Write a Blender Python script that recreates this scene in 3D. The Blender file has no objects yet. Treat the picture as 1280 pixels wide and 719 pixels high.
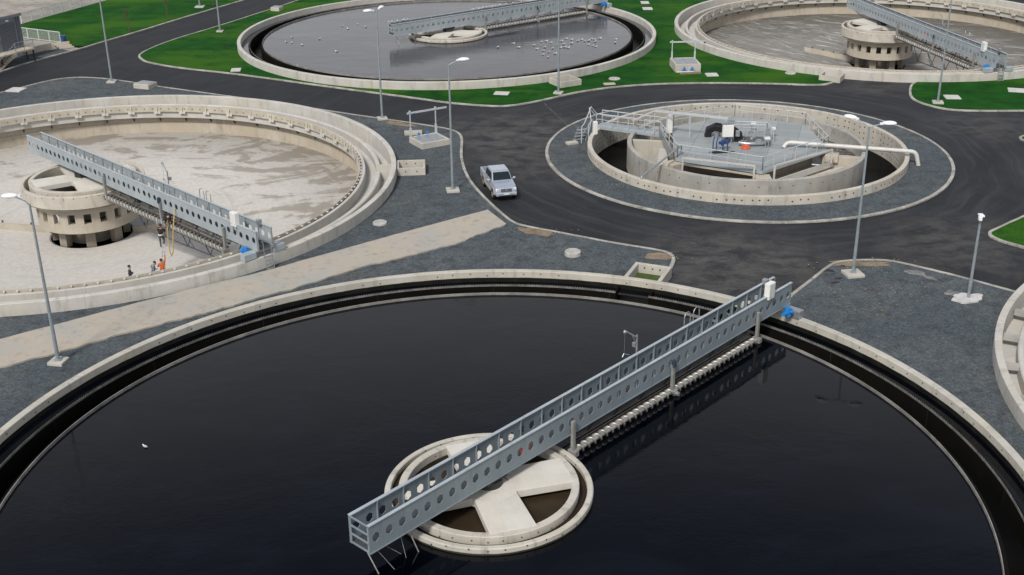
import bpy, bmesh, math, random
from mathutils import Vector, Matrix, noise as mnoise
from mathutils.geometry import tessellate_polygon
random.seed(7)
PI = math.pi; R = math.radians
scene = bpy.context.scene
col = scene.collection

# ------------------------------------------------------------------ camera
F, TH, RO, HC = 1501.44, 0.41660, -0.01196, 31.2137
fw = Vector((0, math.cos(TH), -math.sin(TH))); rt = Vector((1, 0, 0)); up = rt.cross(fw)
r2 = math.cos(RO)*rt + math.sin(RO)*up; u2 = -math.sin(RO)*rt + math.cos(RO)*up
cd = bpy.data.cameras.new('camera'); cam = bpy.data.objects.new('camera', cd); col.objects.link(cam)
cd.sensor_width = 36; cd.lens = 36*F/1280; cd.clip_start = 0.5; cd.clip_end = 3000
m = Matrix(((r2.x, u2.x, -fw.x, 0), (r2.y, u2.y, -fw.y, 0), (r2.z, u2.z, -fw.z, HC), (0, 0, 0, 1)))
cam.matrix_world = m; scene.camera = cam

# ------------------------------------------------------------------ world / sun
SUN_EL, SUN_AZ = R(47), R(246)          # azimuth the light comes FROM, measured from +x counter-clockwise
w = bpy.data.worlds.new('World'); scene.world = w; w.use_nodes = True
nt = w.node_tree; nt.nodes.clear()
def wn(t, **k):
    n = nt.nodes.new(t)
    for a, b in k.items(): setattr(n, a, b)
    return n
sky = wn('ShaderNodeTexSky', sky_type='NISHITA', sun_disc=False)
sky.sun_elevation = SUN_EL; sky.sun_rotation = PI/2 - SUN_AZ
sky.dust_density = 2.5; sky.air_density = 1.0; sky.ozone_density = 1.0; sky.altitude = 200
geo = wn('ShaderNodeTexCoord')
mp = wn('ShaderNodeMapping'); mp.inputs['Scale'].default_value = (1, 1, 2.6)
nz = wn('ShaderNodeTexNoise'); nz.inputs['Scale'].default_value = 2.2; nz.inputs['Detail'].default_value = 7
nz.inputs['Roughness'].default_value = 0.6; nz.inputs['Distortion'].default_value = 0.4
rp = wn('ShaderNodeValToRGB'); rp.color_ramp.elements[0].position = 0.40; rp.color_ramp.elements[1].position = 0.68
hsv = wn('ShaderNodeHueSaturation'); hsv.inputs['Saturation'].default_value = 0.72
mixc = wn('ShaderNodeMix', data_type='RGBA'); mixc.inputs[7].default_value = (7.0, 7.0, 7.15, 1)
mf = wn('ShaderNodeMath', operation='MULTIPLY'); mf.inputs[1].default_value = 0.22
bg = wn('ShaderNodeBackground'); bg.inputs['Strength'].default_value = 0.08
wo = wn('ShaderNodeOutputWorld')
L = nt.links.new
L(geo.outputs['Generated'], mp.inputs['Vector']); L(mp.outputs[0], nz.inputs['Vector']); L(nz.outputs[0], rp.inputs[0])
L(rp.outputs[0], mf.inputs[0])
sz = wn('ShaderNodeSeparateXYZ'); L(geo.outputs['Generated'], sz.inputs[0])
lo = wn('ShaderNodeMapRange', interpolation_type='SMOOTHSTEP'); L(sz.outputs[2], lo.inputs[0])      # whitish bank of cloud towards the horizon
lo.inputs[1].default_value = .64; lo.inputs[2].default_value = .36; lo.inputs[3].default_value = .0; lo.inputs[4].default_value = .9
mx_ = wn('ShaderNodeMath', operation='MAXIMUM'); L(mf.outputs[0], mx_.inputs[0]); L(lo.outputs[0], mx_.inputs[1]); L(mx_.outputs[0], mixc.inputs[0]); L(sky.outputs[0], hsv.inputs['Color']); L(hsv.outputs[0], mixc.inputs[6])
L(mixc.outputs[2], bg.inputs['Color']); L(bg.outputs[0], wo.inputs['Surface'])
sd = bpy.data.lights.new('sun', 'SUN'); so = bpy.data.objects.new('sun', sd); col.objects.link(so)
sd.energy = 2.1; sd.angle = R(10); sd.color = (1.0, 0.965, 0.91)
sdir = Vector((math.cos(SUN_EL)*math.cos(SUN_AZ), math.cos(SUN_EL)*math.sin(SUN_AZ), math.sin(SUN_EL)))
so.rotation_euler = sdir.to_track_quat('Z', 'Y').to_euler()
vs = scene.view_settings; vs.view_transform = 'Standard'; vs.look = 'None'; vs.gamma = 1; vs.use_curve_mapping = False
vs.exposure = 0.48
scene.cycles.max_bounces = 6; scene.cycles.diffuse_bounces = 3; scene.cycles.glossy_bounces = 4

# ------------------------------------------------------------------ materials
class NT:
    def __init__(s, name):
        s.m = bpy.data.materials.new(name); s.m.use_nodes = True; s.t = s.m.node_tree
        s.b = s.t.nodes['Principled BSDF']; s._c = {}
    def node(s, t, **k):
        n = s.t.nodes.new(t)
        for a, b in k.items(): setattr(n, a, b)
        return n
    def put(s, sock, v):
        if isinstance(v, bpy.types.NodeSocket): s.t.links.new(v, sock)
        elif isinstance(v, tuple) and len(v) == 3 and sock.type == 'RGBA': sock.default_value = (*v, 1)
        else: sock.default_value = v
    def obj(s):
        if 'o' not in s._c: s._c['o'] = s.node('ShaderNodeTexCoord').outputs['Object']
        return s._c['o']
    def pos(s):
        if 'p' not in s._c: s._c['p'] = s.node('ShaderNodeNewGeometry').outputs['Position']
        return s._c['p']
    def sep(s, v):
        n = s.node('ShaderNodeSeparateXYZ'); s.put(n.inputs[0], v); return n.outputs
    def comb(s, x, y, z):
        n = s.node('ShaderNodeCombineXYZ')
        for i, v in enumerate((x, y, z)): s.put(n.inputs[i], v)
        return n.outputs[0]
    def noise(s, vec, scale, detail=4, rough=0.55, dist=0.0):
        n = s.node('ShaderNodeTexNoise'); s.put(n.inputs['Vector'], vec)
        n.inputs['Scale'].default_value = scale; n.inputs['Detail'].default_value = detail
        n.inputs['Roughness'].default_value = rough; n.inputs['Distortion'].default_value = dist
        return n.outputs[0]
    def voro(s, vec, scale, feat='F1'):
        n = s.node('ShaderNodeTexVoronoi', feature=feat); s.put(n.inputs['Vector'], vec); n.inputs['Scale'].default_value = scale
        return n.outputs
    def math(s, op, a, b=0.0, c=None):
        n = s.node('ShaderNodeMath', operation=op); s.put(n.inputs[0], a); s.put(n.inputs[1], b)
        if c is not None: s.put(n.inputs[2], c)
        return n.outputs[0]
    def vscale(s, v, sc):
        n = s.node('ShaderNodeVectorMath', operation='MULTIPLY'); s.put(n.inputs[0], v); n.inputs[1].default_value = sc; return n.outputs[0]
    def step(s, v, a, b):
        n = s.node('ShaderNodeMapRange', interpolation_type='SMOOTHSTEP'); s.put(n.inputs[0], v)
        n.inputs[1].default_value = a; n.inputs[2].default_value = b; return n.outputs[0]
    def ramp(s, v, stops):
        n = s.node('ShaderNodeValToRGB'); s.put(n.inputs[0], v); e = n.color_ramp.elements
        while len(e) < len(stops): e.new(0.5)
        for i, (p, c) in enumerate(stops): e[i].position = p; e[i].color = (*c, 1)
        return n.outputs[0]
    def mix(s, f, a, b, blend='MIX'):
        n = s.node('ShaderNodeMix', data_type='RGBA', blend_type=blend); s.put(n.inputs[0], f); s.put(n.inputs[6], a); s.put(n.inputs[7], b)
        return n.outputs[2]
    def bump(s, h, strength=0.3, dist=0.05):
        n = s.node('ShaderNodeBump'); n.inputs['Strength'].default_value = strength; n.inputs['Distance'].default_value = dist
        s.put(n.inputs['Height'], h); s.t.links.new(n.outputs[0], s.b.inputs['Normal'])
    def fin(s, colr=None, rough=0.8, metal=0.0, spec=None):
        if colr is not None: s.put(s.b.inputs['Base Color'], colr)
        s.put(s.b.inputs['Roughness'], rough); s.put(s.b.inputs['Metallic'], metal)
        if spec is not None: s.b.inputs['Specular IOR Level'].default_value = spec
        return s.m

def simple(name, c, rough=0.6, metal=0.0, var=0.25, scale=3.0, dirt=None):
    n = NT(name); f = n.noise(n.obj(), scale, 5)
    d = tuple(x*(1-var) for x in c); c2 = n.mix(n.step(f, .3, .7), d, c)
    if dirt:
        g = n.noise(n.obj(), scale*3.1, 6, .65); c2 = n.mix(n.math('MULTIPLY', n.step(g, .52, .72), .7), c2, dirt)
    return n.fin(c2, n.math('ADD', n.math('MULTIPLY', f, .2), rough-.1), metal)

def conc(name, light=(.47, .445, .395), dark=(.28, .265, .235), streak=.6, wet=None, algae=(.012, .013, .010), holes=None, hole_r=.06, warm=0.0, scaler=25, hthr=.42):
    """cast concrete: mottling, vertical run-off streaks, optional wet band below a level, optional formwork tie holes"""
    n = NT(name); o = n.obj(); x, y, z = n.sep(o)
    ang = n.math('MULTIPLY', n.math('ARCTAN2', y, x), float(scaler))
    rad = n.math('SQRT', n.math('ADD', n.math('MULTIPLY', x, x), n.math('MULTIPLY', y, y)))
    f1 = n.noise(o, .55, 6, .6); f2 = n.noise(o, 9, 4, .6)
    c = n.mix(n.step(f1, .33, .68), dark, light)
    c = n.mix(.45, c, n.mix(f2, tuple(v*.75 for v in light), tuple(min(1, v*1.12) for v in light)))
    sv = n.comb(ang, n.math('MULTIPLY', rad, .5), n.math('MULTIPLY', z, .22))
    s1 = n.noise(sv, 1.7, 5, .65)
    c = n.mix(n.math('MULTIPLY', n.step(s1, .50, .74), streak), c, tuple(v*.42 for v in dark))
    s2 = n.noise(sv, .28, 3, .5)
    c = n.mix(n.math('MULTIPLY', n.step(s2, .42, .62), .30), c, tuple(v*.8*(1.1, 1.0, .86)[i] for i, v in enumerate(light)))
    sg = n.node('ShaderNodeTexWhiteNoise', noise_dimensions='1D'); n.put(sg.inputs['W'], n.math('FLOOR', n.math('MULTIPLY', n.math('DIVIDE', ang, float(scaler)), 20/(2*PI))))
    c = n.mix(n.math('MULTIPLY', n.math('POWER', sg.outputs[0], 2.5), .42), c, n.mix(n.step(f1, .3, .7), dark, tuple((a_+b_)/2 for a_, b_ in zip(light, dark))))
    # casting joints
    jf = n.math('FRACT', n.math('MULTIPLY', n.math('DIVIDE', ang, float(scaler)), 20/(2*PI)*1.0))
    jj = n.math('LESS_THAN', jf, .0022)
    c = n.mix(n.math('MULTIPLY', jj, .55), c, (.10, .09, .08))
    if warm: c = n.mix(warm, c, (.50, .40, .28))
    if holes:
        per, zs = holes
        aa = n.math('DIVIDE', ang, per); cell = n.math('FLOOR', aa)
        rnd = n.node('ShaderNodeTexWhiteNoise', noise_dimensions='1D'); n.put(rnd.inputs['W'], cell); rv = rnd.outputs[0]
        da = n.math('MULTIPLY', n.math('ADD', n.math('SUBTRACT', n.math('FRACT', aa), .5), n.math('MULTIPLY', n.math('SUBTRACT', rv, .5), .35)), per)
        mask = None
        for zz in zs:
            dz = n.math('SUBTRACT', z, n.math('ADD', n.math('MULTIPLY', n.math('SUBTRACT', n.math('FRACT', n.math('MULTIPLY', rv, 7.3)), .5), .16), zz))
            d = n.math('SQRT', n.math('ADD', n.math('MULTIPLY', da, da), n.math('MULTIPLY', dz, dz)))
            mk = n.math('LESS_THAN', d, hole_r)
            mask = mk if mask is None else n.math('MAXIMUM', mask, mk)
        mask = n.math('MULTIPLY', mask, n.math('GREATER_THAN', n.noise(n.comb(cell, 0.0, z), .37, 1), hthr))
        c = n.mix(n.math('MULTIPLY', mask, .9), c, (.035, .03, .028))
    rough = .85
    if wet is not None:
        zz = n.math('ADD', z, n.math('MULTIPLY', n.math('SUBTRACT', n.noise(sv, .8, 4), .5), .07))
        wm = n.math('SUBTRACT', 1.0, n.step(zz, wet-.02, wet+.02))
        ac = n.mix(n.step(n.noise(sv, 1.1, 4), .42, .7), algae, tuple(v*2.2 for v in algae))
        c = n.mix(wm, c, ac); rough = n.math('SUBTRACT', .85, n.math('MULTIPLY', wm, .35))
    n.bump(f2, .25, .02)
    return n.fin(c, rough, spec=.35)

M = {}
M['conc'] = conc('concrete_cast')
M['conc_wall'] = conc('concrete_tank_wall', light=(.56, .545, .505), dark=(.40, .385, .35))
M['conc_wall_wet'] = conc('concrete_wet_tank_wall', light=(.53, .51, .455), dark=(.36, .345, .30), wet=.49, algae=(.006, .0065, .0045), holes=(1.15, (.68,)), hole_r=.05)
M['conc_holes'] = conc('concrete_tie_holes', light=(.55, .52, .46), dark=(.36, .335, .29), holes=(.62, (.42, -.12, -.6, -1.05)), hole_r=.075, hthr=.42, scaler=13.2)
M['conc_inner'] = conc('concrete_inner_basin', light=(.43, .42, .39), dark=(.23, .225, .21), holes=(1.3, (.35, -.9)), hole_r=.055, scaler=10)
M['conc_warm'] = conc('concrete_beige', light=(.50, .455, .38), dark=(.35, .315, .26), streak=.35)
M['conc_low'] = conc('concrete_lower_wall', light=(.48, .43, .35), dark=(.35, .31, .25), streak=.45)
M['conc_col'] = conc('concrete_column', light=(.57, .535, .47), dark=(.38, .35, .30), streak=.5, holes=(.85, (.55,)), hole_r=.045, scaler=4.6)
M['conc_col_wet'] = conc('concrete_column_wet', light=(.57, .545, .49), dark=(.36, .34, .29), streak=.7, holes=(.85, (.62,)), hole_r=.045, scaler=4.6, wet=.49, algae=(.035, .034, .022))
M['conc_pale'] = conc('concrete_pale', light=(.64, .62, .565), dark=(.45, .43, .385), streak=.10)
M['conc_ring'] = conc('concrete_launder', light=(.55, .535, .50), dark=(.41, .40, .37), streak=.3)
M['conc_dirty'] = conc('concrete_dirty', light=(.33, .30, .25), dark=(.17, .155, .13), streak=.6)
M['weir_black'] = conc('concrete_slimed', light=(.008, .0075, .006), dark=(.003, .003, .0025), streak=.3); M['weir_black'].node_tree.nodes['Principled BSDF'].inputs['Specular IOR Level'].default_value = .08
def water(name, c, rough, bs, scale, bd=.02, sp=.5, cloud_streak=1.5):
    n = NT(name); p = n.pos()
    a = n.noise(n.vscale(p, (1, 1.7, 1)), scale, 4, .6, .3); b = n.noise(p, scale*.22, 2); e = n.noise(n.vscale(p, (1, 1.5, 1)), .09, 4, .6, .5)
    n.bump(n.math('MULTIPLY', n.math('ADD', a, n.math('MULTIPLY', b, 1.5)), n.math('ADD', .25, n.math('MULTIPLY', n.step(e, .35, .65), 1.3))), bs, bd)
    f = n.noise(n.vscale(p, (1, 1.8, 1)), .16, 7, .62, 1.0)  # mask for broken cloud reflections, painted paler into the water colour
    n.b.inputs['IOR'].default_value = 1.33
    return n.fin(n.mix(n.step(f, .42, .75), c, tuple(v*cloud_streak+cloud_streak*.0006 for v in c)), rough, spec=sp)
M['water'] = water('clarifier_water', (.0005, .0010, .0024), .025, .13, 3.0, sp=.36, cloud_streak=2.2)
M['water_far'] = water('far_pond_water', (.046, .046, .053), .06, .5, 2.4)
M['water_brown'] = water('sludge_water', (.030, .021, .013), .3, .3, 1.8, sp=.15)
M['water_dark'] = water('channel_water', (.004, .004, .004), .25, .5, 3, sp=.12); M['water_dark'].node_tree.nodes['Principled BSDF'].inputs['IOR'].default_value = 1.12
M['water_foam'] = None
def foamwater():
    n = NT('churning_water'); p = n.pos(); f = n.noise(n.vscale(p, (1, 1.5, 1)), 2.2, 6, .65, .8)
    n.bump(f, .5, .1)
    return n.fin(n.ramp(f, [(.42, (.025, .024, .022)), (.56, (.10, .095, .09)), (.68, (.45, .44, .42))]), .25)
M['water_foam'] = foamwater()

def floor_mat(name, base, mud, thr, scr, scrf):
    n = NT(name); o = n.obj(); x, y, z = n.sep(o)
    rad = n.math('SQRT', n.math('ADD', n.math('MULTIPLY', x, x), n.math('MULTIPLY', y, y)))
    ang = n.math('ARCTAN2', y, x)
    f = n.noise(n.vscale(o, (.8, 1.5, 1)), .16, 8, .66, 1.6); g = n.noise(o, 3, 5, .6)
    c = n.mix(n.step(g, .3, .7), tuple(v*.86 for v in base), base)
    pv = n.comb(n.math('MULTIPLY', rad, 1.2), n.math('MULTIPLY', ang, 3.0), 0.0)
    s = n.noise(pv, .9, 6, .6, .5)
    c = n.mix(n.math('MULTIPLY', n.step(s, .48, .75), .5), c, tuple(v*.72 for v in base))
    mk = n.math('ADD', f, n.math('MULTIPLY', n.math('SUBTRACT', n.step(rad, 9.0, 21.0), .45), .13))
    mk = n.math('ADD', mk, n.math('MULTIPLY', n.math('SUBTRACT', s, .5), .22))
    mk = n.math('ADD', mk, n.math('MULTIPLY', n.math('SUBTRACT', n.step(n.math('ADD', n.math('MULTIPLY', x, .75), n.math('MULTIPLY', y, .65)), -6.0, 14.0), .35), .10))
    c = n.mix(n.math('MULTIPLY', n.step(mk, thr, thr+.085), .8), c, mud)
    if scrf:
        q = n.noise(n.comb(n.math('MULTIPLY', x, .25), n.math('ADD', n.math('MULTIPLY', y, 1.6), n.math('MULTIPLY', x, .9)), 0.0), 1.1, 6, .6, 1.0)
        q2 = n.noise(n.comb(n.math('ADD', n.math('MULTIPLY', x, 1.5), y), n.math('MULTIPLY', y, .3), 3.0), .8, 6, .6, 1.0)
        mm = n.math('MAXIMUM', n.step(q, .56, .66), n.step(q2, .6, .7))
        c = n.mix(n.math('MULTIPLY', mm, scrf), c, scr)
    n.bump(g, .2, .02)
    return n.fin(c, .8, spec=.3)
M['floor_pale'] = floor_mat('tank_floor_pale', (.57, .545, .50), (.29, .258, .212), .585, None, 0)
M['floor_mud'] = floor_mat('tank_floor_muddy', (.24, .228, .205), (.15, .14, .122), .50, (.52, .51, .48), .85)

def gravel_mat():
    n = NT('crushed_gravel'); p = n.pos()
    v = n.voro(p, 13.0); f = n.noise(p, 26, 3, .6); g = n.noise(p, .18, 5, .6); g2 = n.noise(p, .9, 5, .6)
    c = n.mix(n.step(g, .32, .68), (.064, .079, .088), (.086, .100, .108))
    c = n.mix(n.step(g2, .42, .75), c, (.050, .056, .062))
    cc = n.sep(v['Color'])[0]
    c = n.mix(.6, c, n.mix(cc, (.5, .5, .5), (1.6, 1.6, 1.6)), 'MULTIPLY')
    c = n.mix(n.math('MULTIPLY', n.step(f, .62, .78), .55), c, (.22, .22, .21))
    md_ = n.noise(p, 4.0, 5, .7); c = n.mix(.55, c, n.mix(n.step(md_, .28, .72), (.62, .63, .64), (1.4, 1.38, 1.36)), 'MULTIPLY')
    wd = n.math('MULTIPLY', n.step(n.noise(p, .14, 5, .65), .50, .68), n.step(n.noise(p, 3.4, 7, .75), .52, .62))
    c = n.mix(n.math('MULTIPLY', wd, .7), c, (.17, .135, .090))
    n.bump(v['Distance'], .35, .03)
    return n.fin(c, .95, spec=.2)
M['gravel'] = gravel_mat()
KX, KY = 20.0, 98.4
def asphalt_mat():
    n = NT('asphalt'); p = n.pos(); x, y, z = n.sep(p)
    dx = n.math('SUBTRACT', x, KX); dy = n.math('SUBTRACT', y, KY)
    rad = n.math('SQRT', n.math('ADD', n.math('MULTIPLY', dx, dx), n.math('MULTIPLY', dy, dy))); ang = n.math('ARCTAN2', dy, dx)
    wob = n.math('MULTIPLY', n.noise(p, .08, 2), 3.0)
    tv = n.comb(n.math('ADD', rad, wob), n.math('MULTIPLY', ang, 1.6), 0.0)
    t1 = n.noise(tv, 1.3, 5, .6); t2 = n.noise(n.comb(n.math('ADD', n.math('MULTIPLY', x, .9), n.math('MULTIPLY', y, -.35)), n.math('MULTIPLY', n.math('ADD', x, n.math('MULTIPLY', y, 2.0)), .05), 0.0), 1.1, 5, .6)
    ring = n.step(rad, 28.0, 25.0)
    t = n.mix(n.math('SUBTRACT', 1.0, n.step(rad, 25.0, 28.0)), t2, t1)
    g = n.noise(p, .22, 6, .6, .5); fine = n.noise(p, 26, 3, .6)
    c = n.mix(n.step(g, .3, .7), (.0105, .0115, .0145), (.017, .0185, .022))
    c = n.mix(n.math('MULTIPLY', n.step(t, .44, .70), n.math('ADD', .35, n.math('MULTIPLY', n.math('SUBTRACT', 1.0, n.step(rad, 25.0, 28.0)), .35))), c, (.038, .039, .043))
    # dusty, tracked-in earth on the apron between the islands and by the turn-off
    for (cx, cy, rr, st) in ((15.0, 73.5, 11, 1.0), (31, 77, 9, .75), (1.0, 104, 12, 1.0), (37, 121, 7, .7), (43, 106, 8, .6), (2, 95, 8, .5)):
        ddx = n.math('SUBTRACT', x, cx); ddy = n.math('SUBTRACT', y, cy)
        d = n.math('SQRT', n.math('ADD', n.math('MULTIPLY', ddx, ddx), n.math('MULTIPLY', ddy, ddy)))
        mk = n.math('MULTIPLY', n.math('SUBTRACT', 1.0, n.step(d, rr*.2, rr)), n.step(n.noise(n.vscale(p, (.8, 1.2, 1)), .6, 8, .72, .5), .34, .66))
        c = n.mix(n.math('MULTIPLY', mk, st), c, (.074, .071, .067))
    c = n.mix(.5, c, n.mix(fine, (.55, .55, .55), (1.5, 1.5, 1.5)), 'MULTIPLY')
    mid = n.noise(p, 5.5, 5, .7); c = n.mix(.6, c, n.mix(n.step(mid, .25, .75), (.62, .62, .62), (1.4, 1.4, 1.4)), 'MULTIPLY')
    n.bump(fine, .3, .01)
    return n.fin(c, n.math('SUBTRACT', .82, n.math('MULTIPLY', g, .12)), spec=.35)
M['asphalt'] = asphalt_mat()
def grass_mat():
    n = NT('lawn_grass'); p = n.pos()
    g = n.noise(p, .10, 5, .6); g2 = n.noise(p, .5, 6, .65); f = n.noise(n.vscale(p, (1, .7, 1)), 9, 4, .7); st = n.noise(n.vscale(p, (.06, .5, 1)), 1.0, 4, .6)
    c = n.mix(n.step(g2, .3, .7), (.0022, .044, .0028), (.0075, .088, .0045))
    c = n.mix(n.math('MULTIPLY', n.step(n.math('ADD', g, n.math('MULTIPLY', st, .4)), .62, .86), .8), c, (.040, .125, .005))
    c = n.mix(.7, c, n.mix(n.step(f, .3, .7), (.35, .38, .35), (1.6, 1.5, 1.35)), 'MULTIPLY')
    n.bump(f, .9, .12)
    return n.fin(c, .95, spec=.15)
M['grass'] = grass_mat()
M['baffle_grey'] = simple('grey_baffle_sheet', (.30, .29, .27), .6, 0, .45, .8, (.12, .11, .10))
M['weir_pale'] = simple('pale_weir_plate', (.22, .215, .20), .7, 0, .5, 1.5, (.05, .05, .04))
def kerbmat():
    n = NT('concrete_kerb'); p = n.pos(); x, y, z = n.sep(p)
    f = n.noise(p, .7, 6, .65); g = n.noise(p, 3.2, 6, .7); h = n.noise(p, 14, 3)
    c = n.mix(n.step(f, .35, .66), (.27, .26, .235), (.44, .425, .385))
    c = n.mix(n.math('MULTIPLY', n.step(g, .52, .66), .75), c, (.14, .13, .11))
    c = n.mix(.5, c, n.mix(h, (.6, .6, .6), (1.4, 1.4, 1.4)), 'MULTIPLY')
    return n.fin(c, .9, spec=.2)
M['kerb'] = kerbmat()
def slabpath():
    n = NT('concrete_path'); p = n.pos(); g = n.noise(p, .30, 6, .6, .4); h = n.noise(p, 1.6, 6, .65); f = n.noise(p, 14, 4)
    c = n.mix(n.step(g, .36, .64), (.37, .36, .325), (.42, .37, .305))
    c = n.mix(n.math('MULTIPLY', n.step(h, .5, .72), .6), c, (.25, .235, .205))
    c = n.mix(.4, c, n.mix(f, (.6, .6, .6), (1.35, 1.35, 1.35)), 'MULTIPLY')
    n.bump(h, .3, .03)
    return n.fin(c, .9, spec=.25)
M['path'] = slabpath()
def soil():
    n = NT('bare_soil'); p = n.pos(); f = n.noise(p, 1.5, 7, .7); g = n.noise(p, 12, 4)
    n.bump(g, .6, .06)
    return n.fin(n.mix(.5, n.ramp(f, [(.3, (.15, .115, .08)), (.7, (.30, .235, .165))]), n.mix(g, (.4, .4, .4), (1.6, 1.6, 1.6)), 'MULTIPLY'), .95, spec=.2)
M['soil'] = soil()
M['cement'] = simple('dried_cement', (.24, .24, .235), .9, 0, .5, 1.5, (.12, .13, .135))
M['joint'] = simple('dusty_joint', (.10, .098, .094), .95, 0, .4, 2)
M['yard'] = simple('paved_yard', (.36, .33, .29), .9, 0, .35, .35, (.16, .12, .085))
def steelmat(name, c0):
    n = NT(name); o = n.obj(); x, y, z = n.sep(o)
    sv = n.comb(n.math('MULTIPLY', x, 2.2), n.math('MULTIPLY', y, 2.0), n.math('MULTIPLY', z, .35))
    f = n.noise(o, .8, 5, .6); s1 = n.noise(sv, 2.0, 5, .65); s2 = n.noise(sv, 5.0, 4, .7)
    seg = n.node('ShaderNodeTexWhiteNoise', noise_dimensions='1D'); n.put(seg.inputs['W'], n.math('FLOOR', n.math('DIVIDE', x, 5.76)))
    c = n.mix(n.step(f, .3, .7), tuple(v*.86 for v in c0), c0)
    c = n.mix(n.math('MULTIPLY', seg.outputs[0], .35), c, tuple(v*.82 for v in c0))
    c = n.mix(n.math('MULTIPLY', n.step(s1, .52, .74), .55), c, tuple(v*.66 for v in c0))
    c = n.mix(n.math('MULTIPLY', n.step(s2, .66, .76), .45), c, (.16, .10, .06))
    c = n.mix(n.math('MULTIPLY', n.step(n.noise(sv, 3.3, 3, .6), .68, .76), .5), c, (.62, .63, .62))
    jt = n.math('LESS_THAN', n.math('FRACT', n.math('DIVIDE', x, 5.76)), .004); c = n.mix(n.math('MULTIPLY', jt, .6), c, tuple(v*.4 for v in c0))
    return n.fin(c, n.math('ADD', .38, n.math('MULTIPLY', f, .25)))
M['steel'] = steelmat('painted_steel_blue_grey', (.225, .272, .300))
M['steel_pale'] = steelmat('painted_steel_pale_grey', (.34, .385, .41))
M['flange'] = simple('lit_flange', (.42, .47, .50), .4, .1, .15, .7, (.26, .29, .30))  # girder paint, colour lightened to look lit on the upward face
M['post_grey'] = simple('dull_grey_post', (.27, .27, .255), .7, 0, .3, 2)
M['galv'] = simple('galvanised_steel', (.40, .43, .45), .42, .55, .25, 4)
M['rail'] = simple('galvanised_rail', (.55, .58, .60), .4, .2, .15, 3)
M['pole'] = simple('galvanised_pole', (.33, .38, .41), .45, .35, .2, 2)
M['stain'] = simple('stainless_screw', (.37, .36, .335), .4, .35, .3, 2)
M['rusty'] = simple('weathered_trough', (.13, .122, .11), .7, .1, .4, 2, (.07, .06, .045))
M['black'] = simple('black_rubber', (.012, .012, .014), .6, 0, .3, 3)
M['dark_metal'] = simple('dark_bracing', (.035, .038, .04), .6, .2, .3, 3)
M['white'] = simple('white_enamel', (.74, .74, .71), .35, 0, .06, 2)
M['white_door'] = simple('off_white_door', (.62, .63, .62), .4, 0, .08, 2)
M['lamp_white'] = simple('lamp_housing_white', (.82, .84, .85), .25, 0, .05, 2)
M['blue'] = simple('blue_paint', (.02, .22, .60), .4, 0, .2, 4)
M['blue_dark'] = simple('dark_blue_paint', (.02, .06, .20), .45, 0, .2, 4)
M['motor_dark'] = simple('dark_motor_paint', (.03, .055, .085), .5, 0, .2, 4)
M['orange'] = simple('orange_plastic', (.75, .10, .03), .5, 0, .1, 3)
M['red'] = simple('red_paint', (.45, .02, .02), .5, 0, .1, 3)
M['deck'] = simple('deck_plate_grey', (.235, .268, .28), .6, .05, .22, .6, (.19, .21, .21))
M['grate'] = simple('steel_grating', (.075, .085, .09), .6, .2, .3, 1.5)
M['pipe_white'] = simple('white_pipe', (.58, .57, .54), .4, 0, .15, 2, (.5, .48, .43))
M['slab'] = simple('pale_cover_slab', (.56, .55, .53), .8, 0, .2, 2)
M['cover'] = simple('round_cover_concrete', (.47, .46, .43), .85, 0, .3, 2)
M['clad'] = simple('grey_cladding', (.205, .225, .255), .5, 0, .1, 1.5)
M['clad_dark'] = simple('dark_louvre', (.085, .098, .115), .5, 0, .1, 1.5)
M['gull'] = simple('gull_white', (.80, .80, .78), .8, 0, .08, 8)
M['gull_grey'] = simple('gull_grey', (.36, .37, .39), .8, 0, .1, 8)
M['hose'] = simple('yellow_hose', (.50, .36, .13), .6, 0, .15, 3)
M['bark'] = simple('sapling_bark', (.12, .085, .055), .9, 0, .3, 6)
M['twig'] = simple('bare_twigs', (.13, .085, .05), .9, 0, .3, 6)
M['moss'] = simple('green_moss', (.06, .10, .015), .95, 0, .4, 4)

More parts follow.
